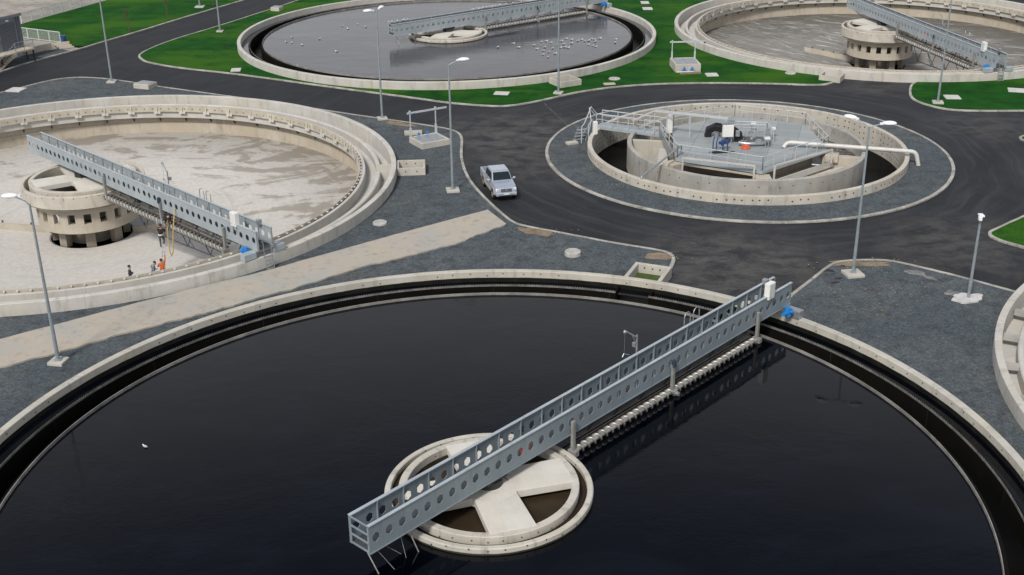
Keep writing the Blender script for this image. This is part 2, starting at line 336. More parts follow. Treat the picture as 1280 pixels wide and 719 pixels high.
# ------------------------------------------------------------------ mesh helpers
class MB:
    def __init__(s): s.v = []; s.f = []
    def add(s, vs, fs, mtx=None):
        o = len(s.v)
        for v in vs:
            v = Vector(v); s.v.append(mtx @ v if mtx else v)
        s.f += [tuple(i+o for i in f) for f in fs]; return s
    def box(s, c, d, rz=0.0, mtx=None):
        x, y, z = d[0]/2, d[1]/2, d[2]/2
        vs = [(-x,-y,-z),(x,-y,-z),(x,y,-z),(-x,y,-z),(-x,-y,z),(x,-y,z),(x,y,z),(-x,y,z)]
        T = Matrix.Translation(c) @ Matrix.Rotation(rz, 4, 'Z')
        return s.add(vs, [(3,2,1,0),(4,5,6,7),(0,1,5,4),(1,2,6,5),(2,3,7,6),(3,0,4,7)], (mtx @ T) if mtx else T)
    def tube(s, pts, r, n=8, cap=True):
        pts = [Vector(p) for p in pts]; rs = r if isinstance(r, (list, tuple)) else [r]*len(pts)
        o = len(s.v); prev = None
        for i, p in enumerate(pts):
            a = pts[max(i-1, 0)]; b = pts[min(i+1, len(pts)-1)]; t = (b-a).normalized()
            if prev is None:
                q = Vector((0, 0, 1)) if abs(t.z) < .9 else Vector((1, 0, 0)); u = t.cross(q).normalized()
            else:
                u = (prev - t*prev.dot(t)).normalized()
            prev = u; w_ = t.cross(u)
            for k in range(n):
                th = 2*PI*k/n + PI/n; s.v.append(p + (u*math.cos(th) + w_*math.sin(th))*rs[i])
        for i in range(len(pts)-1):
            for k in range(n):
                k2 = (k+1) % n; s.f.append((o+i*n+k, o+i*n+k2, o+(i+1)*n+k2, o+(i+1)*n+k))
        if cap:
            s.f.append(tuple(o+k for k in reversed(range(n)))); s.f.append(tuple(o+(len(pts)-1)*n+k for k in range(n)))
        return s
    def bar(s, a, b, wd, h):
        a = Vector(a); b = Vector(b); t = (b-a); ln = t.length; t.normalize()
        q = Vector((0, 0, 1)) if abs(t.z) < .95 else Vector((0, 1, 0))
        u = t.cross(q).normalized(); v = u.cross(t)
        T = Matrix(((t.x, u.x, v.x, 0), (t.y, u.y, v.y, 0), (t.z, u.z, v.z, 0), (0, 0, 0, 1)))
        T.translation = (a+b)/2
        return s.box((0, 0, 0), (ln, wd, h), 0, T)
    def lathe(s, prof, a0=0.0, a1=2*PI, n=192, c=(0, 0)):
        """closed (r, z) outline swept about the vertical axis"""
        full = abs(a1-a0-2*PI) < 1e-6; o = len(s.v); k = len(prof); N = n if full else n+1
        for i in range(N):
            a = a0+(a1-a0)*i/n; ca, sa = math.cos(a), math.sin(a)
            for r, z in prof: s.v.append(Vector((c[0]+r*ca, c[1]+r*sa, z)))
        for i in range(n):
            i2 = (i+1) % N
            for j in range(k):
                j2 = (j+1) % k; s.f.append((o+i*k+j, o+i2*k+j, o+i2*k+j2, o+i*k+j2))
        if not full:
            s.f.append(tuple(o+j for j in range(k))); s.f.append(tuple(o+n*k+j for j in reversed(range(k))))
        return s
    def disc(s, r, z, n=128, c=(0, 0), ri=0.0):
        o = len(s.v)
        if ri <= 0:
            s.v += [Vector((c[0]+r*math.cos(2*PI*i/n), c[1]+r*math.sin(2*PI*i/n), z)) for i in range(n)]; s.f.append(tuple(range(o, o+n)))
        else:
            for i in range(n):
                a = 2*PI*i/n
                for q in (r, ri): s.v.append(Vector((c[0]+q*math.cos(a), c[1]+q*math.sin(a), z)))
            for i in range(n):
                j = (i+1) % n; s.f.append((o+2*i, o+2*j, o+2*j+1, o+2*i+1))
        return s
    def poly(s, outer, z, holes=()):
        loops = [[Vector((p[0], p[1], 0)) for p in outer]] + [[Vector((p[0], p[1], 0)) for p in h] for h in holes]
        tri = tessellate_polygon(loops); o = len(s.v)
        for l in loops: s.v += [Vector((p.x, p.y, z)) for p in l]
        for t in tri:
            a, b, c = [s.v[o+i] for i in t]
            s.f.append(tuple(o+i for i in (t if (b-a).cross(c-a).z > 0 else t[::-1])))
        return s
    def prism(s, poly, z0, z1):
        n = len(poly); area = sum(poly[i][0]*poly[(i+1) % n][1]-poly[(i+1) % n][0]*poly[i][1] for i in range(n))
        if area < 0: poly = poly[::-1]
        s.poly(poly, z1); o = len(s.v)
        for p in poly: s.v.append(Vector((p[0], p[1], z0))); s.v.append(Vector((p[0], p[1], z1)))
        for i in range(n):
            j = (i+1) % n; s.f.append((o+2*i, o+2*j, o+2*j+1, o+2*i+1))
        return s
    def ellipsoid(s, c, d, nu=12, nv=8, mtx=None, cut=None):
        vs = [(0, 0, -1)]; fs = []
        for j in range(1, nv):
            ph = -PI/2+PI*j/nv
            for i in range(nu):
                th = 2*PI*i/nu; vs.append((math.cos(ph)*math.cos(th), math.cos(ph)*math.sin(th), math.sin(ph)))
        vs.append((0, 0, 1)); t = len(vs)-1
        for i in range(nu): fs.append((0, 1+(i+1) % nu, 1+i)); fs.append((t, t-nu+i, t-nu+(i+1) % nu))
        for j in range(nv-2):
            for i in range(nu):
                a = 1+j*nu; fs.append((a+i, a+(i+1) % nu, a+nu+(i+1) % nu, a+nu+i))
        if cut is not None: vs = [(x, y, max(z, cut)) for x, y, z in vs]
        T = Matrix.Translation(c) @ Matrix.Diagonal((d[0]/2, d[1]/2, d[2]/2, 1))
        return s.add(vs, fs, (mtx @ T) if mtx else T)
    def build(s, name, mat, parent=None, loc=(0, 0, 0), rz=0.0, smooth=35, bev=0, fix=True):
        me = bpy.data.meshes.new(name); me.from_pydata([tuple(v) for v in s.v], [], s.f)
        if fix:
            b = bmesh.new(); b.from_mesh(me); bmesh.ops.recalc_face_normals(b, faces=b.faces); b.to_mesh(me); b.free()
        me.materials.append(M[mat] if isinstance(mat, str) else mat)
        if smooth:
            me.polygons.foreach_set('use_smooth', [True]*len(me.polygons)); me.set_sharp_from_angle(angle=R(smooth))
        me.update(); o = bpy.data.objects.new(name, me); col.objects.link(o); o.location = loc; o.rotation_euler = (0, 0, rz)
        if parent: o.parent = parent
        if bev:
            md = o.modifiers.new('bevel', 'BEVEL'); md.width = bev; md.segments = 2; md.limit_method = 'ANGLE'
        return o
def tag(o, label=None, cat=None, group=None, kind=None):
    if label: o['label'] = label
    if cat: o['category'] = cat
    if group: o['group'] = group
    if kind: o['kind'] = kind
    return o
def empty(name, loc, rz=0.0, label=None, cat=None, group=None):
    o = bpy.data.objects.new(name, None); col.objects.link(o); o.location = loc; o.rotation_euler = (0, 0, rz); o.empty_display_size = .3
    return tag(o, label, cat, group)
def children(o): return [c for c in o.children]
def copy_tree(o, parent=None, pick=None):
    c = o.copy(); col.objects.link(c)
    if parent: c.parent = parent
    for ch in list(o.children): copy_tree(ch, c)
    return c
def circle(c, r, n=160, a0=0.0, a1=2*PI, end=False):
    return [(c[0]+r*math.cos(a0+(a1-a0)*i/n), c[1]+r*math.sin(a0+(a1-a0)*i/n)) for i in range(n+(1 if end else 0))]
def chaikin(p, it=2):
    for _ in range(it):
        q = [p[0]]
        for a, b in zip(p[:-1], p[1:]):
            q.append((a[0]*.75+b[0]*.25, a[1]*.75+b[1]*.25)); q.append((a[0]*.25+b[0]*.75, a[1]*.25+b[1]*.75))
        q.append(p[-1]); p = q
    return p
def az(c, p): return math.atan2(p[1]-c[1], p[0]-c[0])

# ------------------------------------------------------------------ layout (metres)
CA, CB, CC, CD_, CE, CK = (-1.157, 46.481), (-34.223, 91.649), (-7.360, 145.335), (45.319, 146.080), (50.489, 51.624), (KX, KY)
RT = 25.0; RH = 24.8; RKo = 13.4
tanks = (CA, CB, CC, CD_, CE)
# base terrain and road sheet, with openings where the basins are sunk into it
big = [(-700, -300), (700, -300), (700, 1200), (-700, 1200)]
hol = [circle(c, RH, 120)[::-1] for c in tanks] + [circle(CK, 13.2, 120)[::-1]]
g = MB().poly(big, -.004, hol).build('terrain', 'soil', smooth=0, fix=False); tag(g, kind='structure')
g = MB().poly([(-62, 10), (110, 10), (110, 240), (-62, 240)], .004, hol).build('asphalt_road', 'asphalt', smooth=0, fix=False); tag(g, kind='structure')

I1k = chaikin([(-58, 112), (-52.55, 121.64), (-51.17, 123.46), (-50.0, 125.4), (-48.41, 127.3), (-46.0, 127.9), (-42.33, 126.76), (-36.5, 123.33), (-31.08, 120.5), (-23.63, 116.72), (-16.07, 112.3), (-11.62, 109.95), (-7.6, 107.75), (-5.54, 106.5), (-4.55, 105.2), (-4.2, 103.6), (-4.13, 101.46), (-4.1, 98.24), (-3.8, 95.28), (-3.28, 92.07), (-2.35, 88.82), (-1.1, 85.3), (0.2, 82.1), (1.2, 81.3), (4.31, 79.62), (7.03, 78.0), (10.0, 76.6), (10.85, 76.0), (11.14, 74.9), (10.6, 73.1), (9.6, 69.5)])
a_end = az(CA, I1k[-1])
I1 = I1k + circle(CA, RH-.02, 90, a_end, R(205), True) + [(-75, 38), (-80, 80)]
I2k = chaikin([(16.6, 67.2), (17.31, 68.6), (19.09, 70.87), (21.0, 73.5), (21.9, 74.15), (23.25, 74.36), (25.3, 74.25), (26.74, 73.2), (28.95, 71.42), (31.49, 69.05), (34.0, 66.6)])
aA = az(CA, I2k[0]); aE = az(CE, I2k[-1])
I2 = I2k + circle(CE, RH-.02, 60, aE, R(255), True) + [(40, 12), (20, 12)] + circle(CA, RH-.02, 60, R(-50), aA, True)
I3k = chaikin([(-20, 195), (-29.73, 171.32), (-33.79, 161.82), (-37.0, 154.46), (-38.74, 150.9), (-41.18, 145.94), (-42.7, 140.8), (-42.98, 137.94), (-42.1, 135.9), (-40.67, 134.03), (-36.37, 131.24), (-31.51, 129.17), (-27.17, 126.97), (-20.17, 123.05), (-13.57, 119.5), (-9.36, 117.29), (-6.08, 115.33), (-1.8, 113.9), (0.21, 113.95), (3.38, 115.95), (7.13, 119.2), (12.59, 121.5), (18.86, 122.1), (26.58, 121.5), (31.6, 120.4), (33.3, 121.3), (35.6, 124.8)])
I3 = I3k + circle(CD_, RH-.02, 70, az(CD_, I3k[-1])+2*PI, R(85), True) + [(47, 230), (-20, 230)]
I4k = chaikin([(42.0, 121.6), (41.3, 121.0), (40.47, 119.35), (39.3, 115.6), (39.6, 113.3), (41.22, 110.9), (43.27, 110.25), (48.46, 110.02), (95, 109.8)])
I4 = I4k + [(108, 130)] + circle(CD_, RH-.02, 50, R(-12), az(CD_, I4k[0]), True)
I5k = chaikin([(52, 106), (45.87, 102.55), (44.72, 101.87), (44.5, 100.9), (45.02, 100.42), (56, 97.5)])
I6k = chaikin([(45, 88), (37.56, 82.39), (34.77, 80.04), (33.5, 78.98), (33.55, 77.74), (35.01, 75.92), (41, 70.5)])
I7k = chaikin([(-57.5, 122.5), (-55.98, 130.53), (-54.6, 134.59), (-50.81, 141.41), (-49.12, 145.48), (-46.38, 151.33), (-43.9, 157.4), (-40.81, 164.45), (-37.39, 171.81), (-27, 196)])
def kerb(pts, side, closed=False, wd=.24, h=.13, name='kerb'):
    n = len(pts); mb = MB(); o = 0
    ring = []
    for i, p in enumerate(pts):
        a = pts[(i-1) % n] if closed or i else p; b = pts[(i+1) % n] if closed or i < n-1 else p
        t = Vector((b[0]-a[0], b[1]-a[1])).normalized(); nn = Vector((-t.y, t.x))*side
        jw = wd + .03*mnoise.noise(Vector((p[0]*.7, p[1]*.7, 1))); jh = h + .015*mnoise.noise(Vector((p[0]*1.1, p[1]*1.1, 5)))
        P = Vector(p[:2]); q = P + nn*jw
        ring.append([(P.x, P.y, -.05), (P.x, P.y, jh-.02), (P.x+nn.x*.03, P.y+nn.y*.03, jh), (q.x, q.y, jh), (q.x, q.y, -.05)])
    for i in range(n if closed else n-1): pass
    vs = [v for r_ in ring for v in r_]; fs = []
    for i in range(n if closed else n-1):
        j = (i+1) % n
        for k in range(5):
            k2 = (k+1) % 5; fs.append((i*5+k, j*5+k, j*5+k2, i*5+k2))
    mb.add(vs, fs); o = mb.build(name, 'kerb', smooth=0); return tag(o, kind='structure')
for nm, outl, kl, sd_, mt, zz in (('gravel_ground', I1, I1k, -1, 'gravel', .09), ('gravel_ground', I2, I2k, -1, 'gravel', .09), ('lawn', I3, I3k, 1, 'grass', .11),
                           ('lawn', I4, I4k, 1, 'grass', .11), ('lawn', I5k, I5k, 1, 'grass', .11), ('lawn', I6k, I6k, 1, 'grass', .11)):
    hs = [circle(CB, RH, 120)[::-1]] if outl is I1 else ([circle(CC, RH, 120)[::-1]] if outl is I3 else [])
    g = MB().poly(outl, zz, hs).build(nm, mt, smooth=0, fix=False); tag(g, kind='structure')
    kerb(kl, sd_)
# upper left: lawn behind the road, paved yard, gravel strip in front of the plant cabin
fA, fB = (-63.22, 156.89), (-57.5, 172.0); gA, gB = (-59.7, 147.87), (-54.11, 144.87)
I7 = [p for p in I7k if p[1] > 142.0] + [(-27, 215), (-41, 215), fB, fA, (-64.5, 152.5), gA, gB, (-52.6, 143.2)]
g = MB().poly(I7, .11).build('lawn', 'grass', smooth=0, fix=False); tag(g, kind='structure')
kerb(I7k, 1)
yard = [(-75, 120), (-57.5, 122.5)] + [p for p in I7k if 122.5 < p[1] <= 142.0] + [(-52.6, 143.2), gB, gA, (-64.5, 152.5), fA, fB, (-41, 215), (-120, 230), (-120, 120)]
g = MB().poly(yard, .10).build('paved_yard', 'yard', smooth=0, fix=False); tag(g, kind='structure')
strip = [p for p in I7k if 126 < p[1] <= 141.6] + [(-53.4, 142.0), (-56.3, 138.4), (-58.2, 131.0)]
g = MB().poly(strip, .105).build('gravel_strip', 'gravel', smooth=0, fix=False); tag(g, kind='structure')
# roundabout island
g = MB().disc(17.0, .09, 160, CK, 13.2).build('gravel_ground', 'gravel', smooth=0); tag(g, kind='structure')
kerb(circle(CK, 17.02, 200), 1, True, wd=.26)
# concrete path crossing the gravel, edges broken
pt_top = [(-46, 52.5), (-30.18, 63.52), (-27.83, 65.23), (-23.96, 68.1), (-20.42, 70.6), (-16.9, 72.93), (-10.83, 77.68), (-6.86, 80.78), (-1.75, 84.6)]
pt_bot = [(-0.4, 81.6), (-3.87, 77.83), (-6.54, 76.08), (-8.8, 74.6), (-11.21, 72.89), (-13.93, 70.6), (-15.2, 69.6), (-18.82, 66.9), (-22.85, 64.22), (-26.34, 61.61), (-28.79, 59.91), (-46, 48)]
def rough_line(p, step=.35, amp=.10):
    out = []
    for a, b in zip(p[:-1], p[1:]):
        n = max(2, int(math.dist(a, b)/step))
        for i in range(n):
            t = i/n; x = a[0]+(b[0]-a[0])*t; y = a[1]+(b[1]-a[1])*t
            d = mnoise.noise(Vector((x*.9, y*.9, 3)))*amp*1.6 + mnoise.noise(Vector((x*3, y*3, 8)))*amp*.6; out.append((x-d*.6, y+d*.7))
    return out + [p[-1]]
rp_ = [p for p in rough_line(pt_top, .4, .05)+rough_line(pt_bot, .3, .13)]
def push(p):
    d = math.dist(p, CA)
    return p if d > RT+.06 else (CA[0]+(p[0]-CA[0])*(RT+.06)/d, CA[1]+(p[1]-CA[1])*(RT+.06)/d)
g = MB().prism([push(p) for p in rp_], .02, .19).build('concrete_path', 'path', smooth=0); tag(g, kind='structure')
# bare soil washed up along kerbs
def blob(c, rx, ry, rot, seed, n=60):
    out = []
    for i in range(n):
        a = 2*PI*i/n; k = 1+.45*mnoise.noise(Vector((math.cos(a)*1.6, math.sin(a)*1.6, seed)))+.25*mnoise.noise(Vector((math.cos(a)*5, math.sin(a)*5, seed)))
        x, y = rx*k*math.cos(a), ry*k*math.sin(a); out.append((c[0]+x*math.cos(rot)-y*math.sin(rot), c[1]+x*math.sin(rot)+y*math.cos(rot)))
    return out
for i, (c, rx, ry, rot) in enumerate((((1.9, 80.1), 1.5, .55, -.5), ((9.9, 75.3), 1.0, .65, -.3), ((23.3, 73.6), 1.9, .55, -.05), ((-10.3, 108.2), 1.6, .55, -.55))):
    g = MB().poly(blob(c, rx, ry, rot, i*3.7), .097+.003*i).build('bare_soil', 'soil', smooth=0, fix=False); tag(g, kind='structure')
for i, (c, rx, ry, rot) in enumerate((((20.7, 72.5), .55, .22, -.3), ((21.1, 71.15), .28, .12, 0), ((20.75, 70.5), .3, .14, .4), ((21.9, 73.2), .25, .12, 0), ((-3.2, 94.9), .1, .1, 0))):
    g = MB().poly(blob(c, rx, ry, rot, 20+i*2.3, 40), .104+.001*i).build('tar_stain', 'black', smooth=0, fix=False); tag(g, kind='structure')
for i, (c, rx, ry, rot) in enumerate((((26.3, 71.9), .75, .40, -.6), ((27.0, 71.0), .5, .2, -.9), ((27.6, 68.6), .5, .5, .3))):
    g = MB().poly(blob(c, rx, ry, rot, 40+i*2.3, 40), .112+.001*i).build('cement_spill', 'cement', smooth=0, fix=False); tag(g, kind='structure')
def dust_line(a, b, wd, seed):
    n = 26; t = Vector((b[0]-a[0], b[1]-a[1])); nn = Vector((-t.y, t.x)).normalized(); up_, dn = [], []
    for i in range(n+1):
        q = Vector(a)+t*(i/n)+nn*.12*mnoise.noise(Vector((i*.35, seed, 0))); h = wd*(.35+.9*abs(mnoise.noise(Vector((i*.8, seed, 4))))); up_.append(tuple(q+nn*h)); dn.append(tuple(q-nn*h))
    g = MB().poly(up_+dn[::-1], .0085).build('road_joint', 'joint', smooth=0, fix=False); tag(g, kind='structure')
for i, (a, b, wd) in enumerate((((3.3, 115.3), (5.5, 106.6), .09), ((.15, 103.4), (4.3, 103.2), .07), ((-.5, 96.1), (1.4, 95.9), .06), ((-6.0, 111.2), (-7.6, 107.4), .07), ((8.5, 118), (20, 119.2), .05))): dust_line(a, b, wd, i*3.1)
def stonespill(pts, name, mt, s0, s1, z):
    mb = MB()
    for (x, y) in pts:
        s_ = random.uniform(s0, s1); mb.ellipsoid((x, y, z+s_*.15), (s_*random.uniform(.8, 1.3), s_, s_*.7), 6, 4, None)
    return mb.build(name, mt, smooth=0)
pts = [(c[0]+random.gauss(0, sx), c[1]+random.gauss(0, sy)) for c, sx, sy, k in (((-10.6, 108.3), .8, .35, 40), ((1.9, 80.2), 1.2, .4, 50), ((10, 75.2), .8, .4, 25), ((23.5, 73.3), 1.6, .5, 60), ((4.5, 89.5), .8, .3, 0), ((22.5, 68.5), 2.5, 1.6, 60), ((8.6, 90.2), 1.2, .5, 45), ((7.2, 95.3), .4, .5, 10)) for _ in range(k)]
tag(stonespill(pts, 'loose_stones', 'soil', .04, .13, .095), 'scattered loose brown stones and rubble lying on the gravel', 'stones', kind='stuff')

# ------------------------------------------------------------------ clarifier tanks
def seg_arcs(gap):
    """angle ranges of a ring with an optional opening (centre, half width)"""
    if not gap: return [(0.0, 2*PI)]
    return [(gap[0]+gap[1], gap[0]-gap[1]+2*PI)]
def clarifier(name, label, c, wet, spoke, wallmat, floormat=None, gap=None, mat_water='water', full=True):
    root = empty(name, (c[0], c[1], 0), 0, label, 'settling tank', 'circular clarifier tanks')
    ro, ri = RT, 24.58
    MB().lathe([(ri, -2.6), (ri, .89), (ri+.03, .92), (ro-.03, .92), (ro, .89), (ro, -.3), (ro-.05, -2.6)], n=256).build('outer_wall', wallmat, root)
    for a0, a1 in seg_arcs(gap):
        n = int(240*(a1-a0)/(2*PI))
        if wet:
            MB().lathe([(23.62, -1.4), (23.62, .36), (23.74, .36), (23.74, -1.4)], a0, a1, n).build('channel_wall', 'weir_black', root)
            # toothed overflow plate
            mb = MB(); k = 900; r_ = 23.60
            for i in range(k):
                b0 = a0+(a1-a0)*i/k; b1 = a0+(a1-a0)*(i+1)/k; bm = (b0+b1)/2
                vs = [(r_*math.cos(b), r_*math.sin(b), z) for b, z in ((b0, .30), (b1, .30), (b1, .47), (bm, .40), (b0, .47))]
                mb.add(vs, [(0, 1, 2, 3, 4)])
            wp = mb.build('weir_plate', 'weir_pale', root, smooth=0, fix=False); md = wp.modifiers.new('thickness', 'SOLIDIFY'); md.thickness = .014
            if gap:
                for b in (a0, a1-2*PI+0.0):
                    mb = MB(); mb.box((24.16, 0, -.3), (.86, .1, 1.34), 0, Matrix.Rotation(b, 4, 'Z')); mb.build('channel_end_wall', 'weir_black', root)
        else:
            MB().lathe([(23.36, -.4), (23.34, .30), (23.40, .37), (23.52, .385), (23.64, .37), (23.70, .30), (23.70, -.4)], a0, a1, n).build('channel_wall', 'conc_ring', root)
            if gap:
                for b in (a0, a1-2*PI):
                    MB().box((24.14, 0, -.05), (.88, .14, .82), 0, Matrix.Rotation(b, 4, 'Z')).build('channel_end_wall', 'conc_ring', root)
    if wet:
        MB().lathe([(22.30, -1.2), (22.30, .40), (22.10, .40), (22.10, -1.2)], n=220).build('launder_wall', 'weir_black', root)
        MB().lathe([(22.07, .10), (22.07, .56), (22.03, .56), (22.03, .10)], n=220).build('scum_baffle', 'baffle_grey', root)
    else:
        MB().lathe([(22.20, -.62), (22.20, .42), (22.23, .45), (22.42, .45), (22.45, .42), (22.45, -.40), (24.57, -.40), (24.57, -.62)], n=240).build('launder', 'conc_ring', root)
        mb = MB(); mb.lathe([(22.04, .02), (22.04, .60), (21.99, .60), (21.99, .02)], n=240)
        bf = mb.build('scum_baffle', 'baffle', root)
        mb = MB(); k = 170
        for i in range(k):
            mb.box((22.12, 0, .52), (.16, .13, .07), 0, Matrix.Rotation(2*PI*i/k, 4, 'Z'))
        sp = mb.build('spacer', 'conc_pale', root); tag(sp, kind='stuff')
        bk = MB().box((21.965, 0, -.04), (.06, .62, .24)); bk.box((21.92, 0, .25), (.05, .1, .6)); b0 = bk.build('bracket', 'conc_pale', root, smooth=0)
        st = MB().bar((22.1, 0, -.1), (22.85, 0, -1.1), .09, .09).build('bracket_strut', 'dark_metal', b0, smooth=0)
        nb = 56
        for i in range(1, nb):
            q = b0.copy(); col.objects.link(q); q.parent = root; q.rotation_euler = (0, 0, 2*PI*i/nb)
            q2 = st.copy(); col.objects.link(q2); q2.parent = q
        MB().lathe([(22.88, -.63), (22.88, -1.25), (22.80, -1.30), (22.72, -2.28), (23.0, -2.28), (23.0, -.63)], n=200).build('lower_wall', 'conc_low', root)
        mb = MB(); mb.lathe([(22.74, -2.25), (14, -3.0), (3.2, -4.05), (3.2, -4.2), (23.0, -2.6)], n=160); mb.build('tank_floor', floormat, root, smooth=60)
    # centre column
    if wet:
        ctr = MB().lathe([(4.48, -.8), (4.48, .70), (4.51, .74), (4.72, .74), (4.76, .70), (4.76, -.8)], n=96).build('center_column', 'conc_col_wet', root)
    else:
        mb = MB()
        for i in range(8):
            a = 2*PI*i/8+.3; mb.box((2.75, 0, -3.3), (.55, .75, 1.7), 0, Matrix.Rotation(a, 4, 'Z'))
        mb.lathe([(1.2, -4.2), (1.2, -2.4), (1.9, -2.4), (1.9, -4.2)], n=48)
        ctr = mb.build('center_column', 'conc_dirty', root)
        MB().lathe([(3.25, -4.02), (3.25, -5.6), (.01, -5.6), (.01, -5.75), (3.4, -5.75), (3.4, -4.1)], n=64).build('sump', 'weir_black', root)
        MB().lathe([(4.48, -.30), (4.48, .69), (4.51, .72), (4.72, .72), (4.76, .69), (4.76, -.30)], n=96).build('collection_ring', 'conc_col', ctr)
        MB().lathe([(4.66, -.44), (4.66, -.31), (3.5, -.31), (3.5, -.44)], n=96).build('drip_ledge', 'conc_dirty', ctr)
        mb = MB(); mb.lathe([(3.55, -1.05), (3.55, -.45), (3.9, -.45), (3.9, -1.05)], n=96); mb.lathe([(3.55, -2.62), (3.55, -1.86), (3.9, -1.86), (3.9, -2.62)], n=96)
        nw = 20
        for i in range(nw):
            a = 2*PI*i/nw; mb.lathe([(3.552, -1.865), (3.552, -1.045), (3.898, -1.045), (3.898, -1.865)], a+.073, a+2*PI/nw-.073, 4)
        mb.build('windowed_drum', 'conc_warm', ctr)
        MB().lathe([(1.0, -2.0), (1.0, -.3), (2.4, -.3), (2.4, -2.0)], n=48).build('inner_shaft', 'rusty', ctr)
    MB().lathe([(3.76, -.4), (3.76, .86), (3.79, .89), (4.09, .89), (4.12, .86), (4.12, -.4)], n=96).build('inner_ring', 'conc_col_wet' if wet else 'conc_col', ctr)
    for i in range(4):
        mb = MB(); mb.add([(.55, -.97, .52), (3.80, -1.06, .52), (3.80, 1.06, .52), (.55, .97, .52), (.55, -.97, .897), (3.80, -1.06, .897), (3.80, 1.06, .897), (.55, .97, .897)],
                         [(3,2,1,0),(4,5,6,7),(0,1,5,4),(1,2,6,5),(2,3,7,6),(3,0,4,7)])
        mb.build('spoke_slab', 'conc_pale', ctr, rz=spoke+i*PI/2, smooth=0, bev=.02)
    MB().lathe([(0.01, .50), (0.01, .901), (1.45, .901), (1.45, .50)], n=32).build('hub_slab', 'conc_pale', ctr)
    if wet:
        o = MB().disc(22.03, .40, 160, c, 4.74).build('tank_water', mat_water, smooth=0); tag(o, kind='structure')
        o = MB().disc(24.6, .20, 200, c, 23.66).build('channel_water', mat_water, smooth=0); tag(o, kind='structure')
        o = MB().disc(23.64, -.75, 200, c, 22.25).build('launder_water', 'water_dark', smooth=0); tag(o, kind='structure')
        o = MB().disc(3.8, .30, 64, c).build('well_water', 'water_brown', smooth=0); tag(o, kind='structure')
        o = MB().disc(4.5, .42, 64, c, 4.1).build('ring_channel_water', 'water_brown', smooth=0); tag(o, kind='structure')
    return root
def baffle_mat():
    n = NT('baffle_plate'); o = n.obj(); x, y, z = n.sep(o)
    a = n.math('MULTIPLY', n.math('ARCTAN2', y, x), 28.0)
    da = n.math('DIVIDE', n.math('SUBTRACT', n.math('FRACT', a), .5), 28.0/22.0); dz = n.math('SUBTRACT', z, .30)
    d = n.math('SQRT', n.math('ADD', n.math('MULTIPLY', da, da), n.math('MULTIPLY', dz, dz)))
    f = n.noise(o, 1.2, 5)
    c = n.mix(n.step(f, .3, .7), (.38, .345, .28), (.50, .455, .375))
    c = n.mix(n.math('MULTIPLY', n.math('LESS_THAN', d, .075), .8), c, (.09, .075, .06))
    return n.fin(c, .7)
M['baffle'] = baffle_mat()

TA = clarifier('clarifier_tank', 'nearest round settling tank, full of black water, in the foreground', CA, True, R(17), 'conc_wall_wet', gap=(R(68.5), R(2.6)))
TB = clarifier('clarifier_tank', 'emptied pale concrete settling tank with people working inside it', CB, False, R(30), 'conc_wall', 'floor_pale', gap=(R(6.5), R(2.2)))
TC = clarifier('clarifier_tank', 'water-filled round settling tank in the green lawn, gulls floating on it', CC, True, R(75), 'conc_wall', mat_water='water_far')
TD = clarifier('clarifier_tank', 'drained muddy brown settling tank at the upper right beyond the lawn', CD_, False, R(35), 'conc_wall', 'floor_mud')
TE = clarifier('clarifier_tank', 'round concrete tank cut off by the right edge, cross beams inside its rim', CE, False, R(40), 'conc_wall', 'floor_mud')
# cross beams inside tank E's channel
for k in range(40):
    MB().box((23.1, 0, .18), (2.85, .30, .34), 0, Matrix.Rotation(2*PI*k/40+.02, 4, 'Z')).build('cross_beam', 'conc_inner', TE, smooth=0)

# outlet boxes on the tank walls
def open_box(name, label, loc, rz, lx, ly, h, mat, t=.16, inner=None, group=None, z0=-.3, fl=.12):
    root = empty(name, (loc[0], loc[1], 0), rz, label, 'outlet chamber', group)
    mb = MB(); mb.box((0, -ly/2+t/2, (h+z0)/2), (lx, t, h-z0)); mb.box((0, ly/2-t/2, (h+z0)/2), (lx, t, h-z0)); mb.box((lx/2-t/2, 0, (h+z0)/2), (t, ly-2*t, h-z0-.002))
    mb.box((-lx/2+t/2, 0, (h+z0)/2), (t, ly-2*t, h-z0-.002))
    mb.build('chamber_wall', mat, root, smooth=0, bev=.015)
    MB().box((0, 0, fl-.03), (lx-2*t, ly-2*t, .06)).build('chamber_floor', inner or 'conc_dirty', root, smooth=0)
    return root
M['conc_box'] = conc('concrete_box', light=(.52, .50, .45), dark=(.34, .325, .29), streak=.35)
def boxholes(root, pts):
    mb = MB()
    for p, d in pts: mb.box(p, d)
    mb.build('tie_hole', 'dark_metal', root, smooth=0)
bx = open_box('outlet_chamber', 'open concrete box jutting from the emptied tank\'s right side onto gravel', (-8.15, 94.2), R(4), 2.3, 2.2, .72, 'conc_box')
boxholes(bx, [((-.45, -1.103, .42), (.1, .008, .1)), ((.45, -1.103, .42), (.1, .008, .1)), ((-.4, .937, .45), (.1, .008, .1)), ((.35, .937, .45), (.1, .008, .1))])
bx = open_box('outlet_chamber', 'open concrete box with mossy floor behind the near tank\'s far rim', (8.72, 71.0), R(-23), 2.45, 2.9, .74, 'conc_box', t=.26, inner='moss')
boxholes(bx, [((-.55, 1.187, .5), (.1, .008, .1)), ((0, 1.187, .5), (.1, .008, .1)), ((.5, 1.187, .5), (.1, .008, .1))])
open_box('outlet_chamber', 'open concrete box on the gull tank\'s rim behind a lamp post', (5.75, 122.2), R(29+180), 2.5, 2.4, .70, 'conc_box')
open_box('outlet_chamber', 'low concrete box on the muddy tank\'s rim beside the road stub', (33.6, 123.1), R(-118), 2.3, 2.2, .62, 'conc_box')

